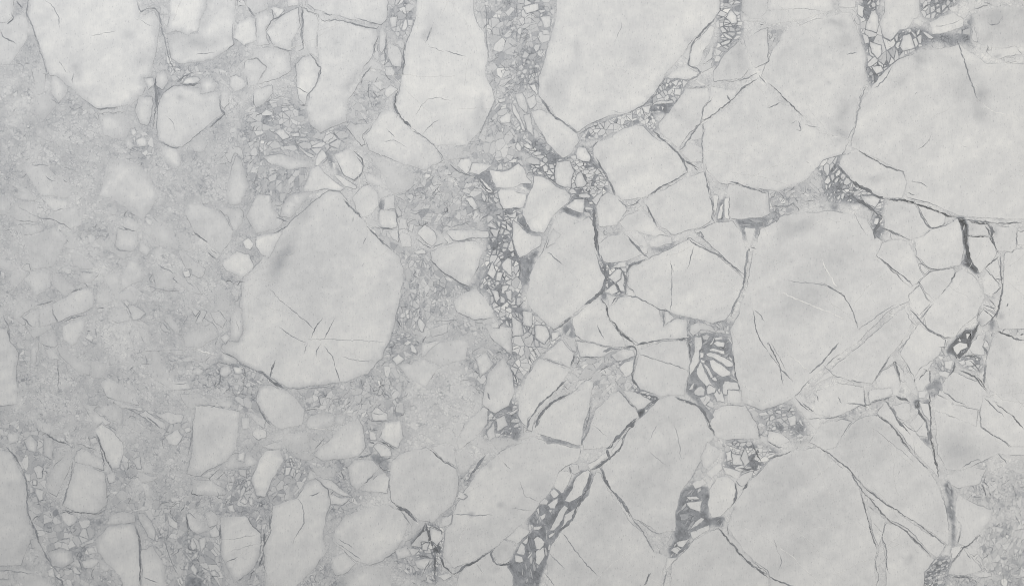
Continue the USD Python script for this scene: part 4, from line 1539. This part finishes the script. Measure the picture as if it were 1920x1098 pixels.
def chip_plate(g, z):
    """A small convex chip: a fan of triangles and a ground edge; None where the chip is not convex."""
    if g.interiors: return None
    r = np.array(g.exterior.coords)[:-1]
    a2 = np.sum(r[:, 0] * np.roll(r[:, 1], -1) - np.roll(r[:, 0], -1) * r[:, 1])
    if a2 < 0: r = r[::-1]
    e1 = np.roll(r, -1, 0) - r; e2 = np.roll(e1, -1, 0)
    if (e1[:, 0] * e2[:, 1] - e1[:, 1] * e2[:, 0]).min() < -.02: return None
    n = len(r); i = np.arange(n); j = (i + 1) % n; c = r.mean(0); w = r - c
    low_ = r + w / np.maximum(np.hypot(w[:, 0], w[:, 1])[:, None], .3) * .25
    v = np.vstack([np.column_stack([r, np.full(n, z)]), np.column_stack([low_, np.full(n, -.0004)])])
    f = np.vstack([np.stack([np.zeros(n - 2, int), np.arange(1, n - 1), np.arange(2, n)], 1), np.stack([i, n + i, n + j], 1), np.stack([i, n + j, j], 1)])
    return v, f, n

def stone_mesh(g, L, soft, k):
    big = g.area
    step = 9.0 if big > 2500 else (6.0 if big > 400 else 4.0)
    if soft > 2: step = min(step, 6.0)
    v, f, nt = plate(g, step, 0.0003 + 0.0002 * ((k * 0.618) % 1))
    p = v[:, :2]
    d = shapely.distance(shapely.boundary(g), shapely.points(p))
    L = L if L < 212 else 212 + (L - 212) * .6
    t = L + 5.0 * (((k * 0.7548) % 1) - .5)
    amp = 1.0 if big > 900 else .6
    r = -.62 + (((k * 0.37) % 1) - .5) * .5
    c, s = math.cos(r), math.sin(r)
    pr = np.stack([(p[:, 0] * c + p[:, 1] * s) / 3.6, -p[:, 0] * s + p[:, 1] * c], 1) + 137.0 * k
    t = t + amp * (23 * fb(pr, 30, 5, 61) + 17 * fb(p, 12, 3, 62))
    t = t + 2.5 * np.exp(-d / 9.0) * np.clip(.5 + 2.4 * fb(p, 38, 2, 63), 0, 1.2)
    t = t + cloudy(p)
    gr = np.full(len(p), .10)
    var = np.clip(.5 + 3.2 * fb(p + 31., 55, 2, 65), 0, 1)             # some stretches of an edge are healed and blurred
    west = np.clip((900 - p[:, 0]) / 500, 0, 1)
    sf = (.75 * soft + 1.5 * west) * (.25 + 1.3 * var) + (2.2 * var if big > 300 else .0) + 3.5 * west * var * (big > 500)
    if True:
        e = np.clip((d * (1 + 1.4 * fb(p, 8, 2, 66))) / np.maximum(sf * 1.15, .1), 0, 1); e = e * e * (3 - 2 * e)
        e = np.clip(e + (.62 - .62 * np.minimum(1, sf / 5)), 0, 1)
        bg = sample(soft_tone, p)
        t = bg + (t - bg) * e
        gr = .6 - .5 * e
    return v, f, t, gr

def chip_cells(g, s, density, stretch, ang):
    """Broken bits of two sizes filling g: Voronoi cells in a stretched frame."""
    out = []
    c, sn = math.cos(ang), math.sin(ang)
    R = np.array([[c, sn], [-sn, c]]); S = np.diag([1 / stretch, stretch])
    p = np.array(g.envelope.buffer(s * 2).exterior.coords) @ R.T @ S
    lo, hi = p.min(0), p.max(0)
    n = int(np.prod(hi - lo) / (s * s) * 1.15) + 8
    seeds = rng.uniform(lo, hi, (n, 2))
    # thin the seeds in places: larger bits there
    keep = (fb(seeds, s * 3, 2, 71) > 0.0) | (rng.random(n) < .22)
    seeds = seeds[keep]
    if len(seeds) < 5: return out
    vo = Voronoi(np.vstack([seeds, [[lo[0] - 900, lo[1] - 900], [hi[0] + 900, lo[1] - 900], [lo[0] - 900, hi[1] + 900], [hi[0] + 900, hi[1] + 900]]]))
    Ri = R.T @ np.linalg.inv(S)
    for i in range(len(seeds)):
        if rng.random() > density: continue
        rg = vo.regions[vo.point_region[i]]
        if -1 in rg or len(rg) < 3: continue
        q = vo.vertices[rg] @ Ri.T
        out.append(Polygon(q))
    return out

free = frame.difference(unary_union([stone_all.buffer(0.9), pocket_all]))
chips = []
done = None
for s, dn, Lc, Lm, g in sorted(region_polys, key=lambda r: r[4].area):
    a = g if done is None else g.difference(done)
    done = g if done is None else done.union(g)
    a = a.intersection(free)
    if a.is_empty: continue
    shapely.prepare(a)
    for cell in chip_cells(g, s, dn, 1.0 + .4 * rng.random(), rng.uniform(0, 3.14)):
        if not a.intersects(cell): continue
        for q in ([cell] if a.contains(cell) else polys(cell.intersection(a))):
            cq = np.array([[q.centroid.x, q.centroid.y]])
            gap = (.3 + 1.5 * np.clip(.45 + 2.2 * fb(cq, 26, 2, 72)[0], 0, 1) ** 1.6 + .5 * rng.random() ** 3) * (s / 8)
            rr = rng.uniform(.08, .4)
            q = q.buffer(-gap - rr, join_style=2).buffer(rr, quad_segs=2).simplify(.25)
            for q in polys(q):
                if q.area > 3.5: chips.append((q, Lc - (4 if Lm < 160 else 9) + rng.normal(0, 6) - (rng.random() < .22) * rng.uniform(5, 26) + (rng.random() < .1) * 8, Lm))
# the rest of the cement holds pale, blurred bits
obst = placed + [g for _, g in pocket_polys] + [r[4] for r in region_polys]
ot = STRtree(obst)
def open_part(q, gap=.9):
    hit = ot.query(q.buffer(gap), predicate='intersects')
    return q.intersection(frame).difference(unary_union([obst[i] for i in hit]).buffer(gap)) if len(hit) else q.intersection(frame)
fragments = []
for cell in chip_cells(frame, 32, .33, 1.4, .7):
    for q in polys(open_part(cell)):
        q = q.buffer(-3.2, join_style=2).buffer(.8)
        for q in polys(q):
            if q.area > 120:
                q = open_part(Polygon(warp(np.array(shapely.segmentize(q.exterior, 3).coords))).buffer(0), .5)
                for q in polys(q):
                    if q.area > 80:
                        if any(q.distance(r) < .3 for r in fragments[-6:]): q = q.difference(unary_union(fragments[-6:]).buffer(.5))
                        for q in polys(q):
                            fragments.append(q); clasts.append([q, rng.uniform(198, 208), rng.uniform(2, 9)])
obst = obst + fragments; ot = STRtree(obst)
for s, dn in ((13, .38), (9.5, .2)):
    for cell in chip_cells(frame, s, dn, 1.35, .5):
        if not len(ot.query(cell, predicate='intersects')):
            q = cell.buffer(-1.2, join_style=2).buffer(.3, quad_segs=2)
            for q in polys(q):
                if q.area > 6: chips.append((q, None, s))
# slivers in the dark pockets
for L, g in pocket_polys:
    a = g.buffer(-.6).difference(stone_all.buffer(.9))
    if a.area < 40: continue
    for cell in chip_cells(g, 5.5, .32, 1.5 + .9 * rng.random(), rng.uniform(0, 3.14)):
        for q in polys(cell.intersection(a)):
            for q in polys(q.buffer(-rng.uniform(.4, 1.3), join_style=2)):
                if q.area > 2.5: chips.append((q, L + 8 + 50 * rng.random() ** 2.2, L))

pieces = [(g.area, 0, g, L, soft) for g, L, soft in clasts] + [(g.area, 1, g, L, Lm) for g, L, Lm in chips]
view = box(0, 0, W, H)
def seen(g):
    b = g.bounds
    if b[0] >= 0 and b[1] >= 0 and b[2] <= W and b[3] <= H: return g.area
    return g.intersection(view).area if g.intersects(view) else 0.0
pieces.sort(key=lambda t: -seen(t[2]) if t[3] is not None else 0)
rv, rf, rt, rg_ = [], [], [], []; nv = 0; tri = 0
sv, sf_, st, ns = [], [], [], 0
for k, (ar, kind, g, L, extra) in enumerate(pieces):
    if kind == 0:
        v, f, t, gr = stone_mesh(g, L, extra, k)
    else:
        v, f, nt = chip_plate(g, 0.0001 + 0.0002 * ((k * 0.618) % 1)) or plate(g, 40.0, 0.0001 + 0.0002 * ((k * 0.618) % 1), rim=.25)
        if L is None:
            t = sample(soft_tone, v[:, :2]) + rng.uniform(-5, 13)
            gr = .8
        else:
            t = np.full(len(v), L); gr = .2
        t = t + 8 * fb(v[:, :2], 9, 2, 64)
    tri += len(f)
    if k < 300 and L is not None:
        put('stone', v, f, t, gr, M_stone)
    elif L is None:
        sv.append(v); sf_.append(f + ns); st.append(np.broadcast_to(t, len(v))); ns += len(v)
    else:
        rv.append(v); rf.append(f + nv); rt.append(np.broadcast_to(t, len(v))); rg_.append(np.broadcast_to(gr, len(v))); nv += len(v)
put('stone_chips', np.vstack(rv), np.vstack(rf), np.concatenate(rt), np.concatenate(rg_), M_stone, kind='stuff')

put('silt_fragments', np.vstack(sv), np.vstack(sf_), np.concatenate(st), np.full(ns, .9), M_cement, kind='stuff')

# ------------------------------------------------------------------ veins: thin wedges of mineral healed into the stone
def ribbon(p, w, L, k, z=0.0007):
    p = chaikin(np.asarray(p, float), closed=False, n=2)
    c = dens(p, 1.6, closed=False)
    c = warp(c)
    n = len(c)
    s = np.concatenate([[0], np.cumsum(np.hypot(*np.diff(c, axis=0).T))])
    tot = s[-1]
    q = c.copy()
    q += np.stack([fb(c, 9, 2, 81), fb(c, 9, 2, 82)], 1) * 1.6
    c = q
    t = np.gradient(c, axis=0); t /= np.maximum(np.linalg.norm(t, axis=1, keepdims=True), 1e-9)
    nr = np.stack([-t[:, 1], t[:, 0]], 1)
    tp = np.clip(np.minimum(s, tot - s) / max(4.0, min(14.0, tot * .3)), 0, 1) ** .7
    mod = np.clip(.92 + 1.9 * fb(c + k * 31., 13, 3, 83) + 1.1 * fb(c, 4, 2, 84), .22, 1.7)
    hw = np.maximum(w * .5 * tp * mod, .12)
    off = fb(c, 11, 2, 85)[:, None] * w * .5
    a, b = c + nr * (hw[:, None] + off), c - nr * (hw[:, None] - off)
    m = (a + b) / 2
    v = np.vstack([np.column_stack([a, np.full(n, z - .0003)]), np.column_stack([m, np.full(n, z)]), np.column_stack([b, np.full(n, z - .0003)])])
    i = np.arange(n - 1)
    f = np.vstack([np.stack([i, i + 1, n + i + 1], 1), np.stack([i, n + i + 1, n + i], 1), np.stack([n + i, n + i + 1, 2 * n + i + 1], 1), np.stack([n + i, 2 * n + i + 1, 2 * n + i], 1)])
    # which side is up depends on the vein's direction: both windings lie flat, so turn them to face up
    e1, e2 = v[f[0, 1], :2] - v[f[0, 0], :2], v[f[0, 2], :2] - v[f[0, 0], :2]
    if e1[0] * e2[1] - e1[1] * e2[0] < 0: f = f[:, ::-1]
    fade = 1 - tp * np.clip(.75 + 1.5 * fb(c + 77., 22, 2, 86), .35, 1)
    L = L if L > 210 else L - 20
    tt = L + fade * (196 - L) * (0 if L > 210 else .5)
    core = (4 + 34 * np.clip(fb(c, 7, 3, 87) + .08, 0, 1)) * (w > 2.2)
    tt = np.concatenate([tt - 4 * (w > 2.2), tt + core, tt - 4 * (w > 2.2)])
    return v, f, tt
ribs = []
for k, (w, L, p) in enumerate(veins):
    v, f, t = ribbon(p, w * (1.0 if w < 2.6 else 1.08), L - (6 if w > 2 else 0), k, 0.0007 + 0.00005 * (k % 4))
    ribs.append((w * len(v), v, f, t))
# hairline seams that follow the crisp stones' outlines for a stretch
hair = []
for i, (g, L, soft) in enumerate(clasts):
    if soft > 7 or g.area < 60: continue
    c = np.array(shapely.segmentize(g.exterior, 2.0).coords)
    on = fb(c, 30, 2, 91) > (-.045 if soft < 1 else (-.01 if soft < 3 else .035))
    j = 0
    while j < len(c):
        if not on[j]: j += 1; continue
        e = j
        while e < len(c) and on[e]: e += 1
        if e - j > 7:
            seg = c[j:e]
            hair.append((rng.uniform(.5, 1.25), rng.uniform(148, 184), seg))
        j = e
warp_keep = warp
for s, dn, Lc, Lm, g in region_polys:
    b = g.bounds; shapely.prepare(g)
    for _ in range(int(g.area / 230)):
        x, y = rng.uniform(b[0], b[2]), rng.uniform(b[1], b[3])
        if not shapely.contains_xy(g, x, y) or shapely.contains_xy(stone_all, x, y): continue
        seg = [np.array([x, y])]; a = rng.uniform(0, 6.28)
        for _ in range(rng.integers(3, 9)):
            a += rng.normal(0, .55)
            seg.append(seg[-1] + rng.uniform(2, 4.5) * np.array([math.cos(a), math.sin(a)]))
        seg = np.array(seg)
        ok = ~shapely.contains_xy(stone_all, seg[:, 0], seg[:, 1])
        seg = seg[:int(np.argmin(ok)) if not ok.all() else len(seg)]
        if len(seg) > 3: hair.append((rng.uniform(.5, 1.3), rng.uniform(138, 178), seg))
# short dark flecks in the silt and a few in the stones
for _ in range(3800):
    x, y = rng.uniform(FX0, FX1), rng.uniform(FY0, FY1)
    on_stone = bool(shapely.contains_xy(stone_all, x, y))
    if rng.random() > (.02 if on_stone else (.8 if fb([[x, y]], 60, 2, 95)[0] > -.02 else .2)): continue
    a = rng.uniform(0, 3.14); ln = rng.uniform(2.5, 10) * (1 + (rng.random() < .12) * 1.5)
    tt_ = np.linspace(-.5, .5, 5)
    cu = rng.uniform(-.35, .35)
    seg = np.stack([x + ln * (tt_ * math.cos(a) - cu * (tt_ ** 2) * math.sin(a) * 2), y + ln * (tt_ * math.sin(a) + cu * (tt_ ** 2) * math.cos(a) * 2)], 1)
    hair.append((rng.uniform(.5, 1.5), rng.uniform(145, 180), seg))
ribs.sort(key=lambda r: -r[0])
rv, rf, rt = [], [], []; nv = 0
for k, (_, v, f, t) in enumerate(ribs):
    if k < 300: put('vein', v, f, t, .1, M_vein)
    else:
        rv.append(v); rf.append(f + nv); rt.append(t); nv += len(v)
warp = lambda p, a=1.0: np.asarray(p, float)
# pale healed hairlines wandering across the stones
for _ in range(300):
    x, y = rng.uniform(FX0, FX1), rng.uniform(FY0, FY1)
    if not shapely.contains_xy(stone_all, x, y) or x < 300: continue
    a = rng.choice([.55, -.6, 1.2]) + rng.normal(0, .3); ln = rng.uniform(30, 150); tt_ = np.linspace(-.5, .5, 9)
    seg = np.stack([x + ln * tt_ * math.cos(a), y + ln * tt_ * math.sin(a)], 1)
    seg += np.stack([fb(seg, 40, 3, 97), fb(seg, 40, 3, 98)], 1) * 22
    seg = seg[shapely.contains_xy(stone_all, seg[:, 0], seg[:, 1])]
    if len(seg) > 3: hair.append((rng.uniform(.4, 1.2), 214, seg))
# pale splinters caught in the wider veins
for w, L, p in veins:
    if w < 2.0 or L > 210: continue
    c = warp_keep(dens(p, 5.0, closed=False))
    for a, b in zip(c[:-1], c[1:]):
        if rng.random() > .5: continue
        d = b - a; n_ = np.array([-d[1], d[0]]) / max(np.hypot(*d), 1e-6)
        o = a + n_ * rng.normal(0, .55) * w
        d = d + n_ * rng.normal(0, 1.2)
        q = np.array([0, .35, .7, 1.0])[:, None] * d * rng.uniform(.5, 1.9) + o
        hair.append((rng.uniform(.5, 1.1 + w * .16), rng.uniform(211, 214) if rng.random() < .7 else 138, q))
for k, (w, L, seg) in enumerate(hair):
    v, f, t = ribbon(seg[::2] if len(seg) > 12 else seg, w, L, k, 0.00065 + .0002 * (L > 210))
    rv.append(v); rf.append(f + nv); rt.append(t); nv += len(v)
warp = warp_keep
put('hairline_veins', np.vstack(rv), np.vstack(rf), np.concatenate(rt), np.full(nv, .1), M_vein, kind='stuff')
print('stones', len(clasts), 'chips', len(chips), 'veins', len(veins), 'hair', len(hair), 'cement tris', len(F), 'piece tris', tri)
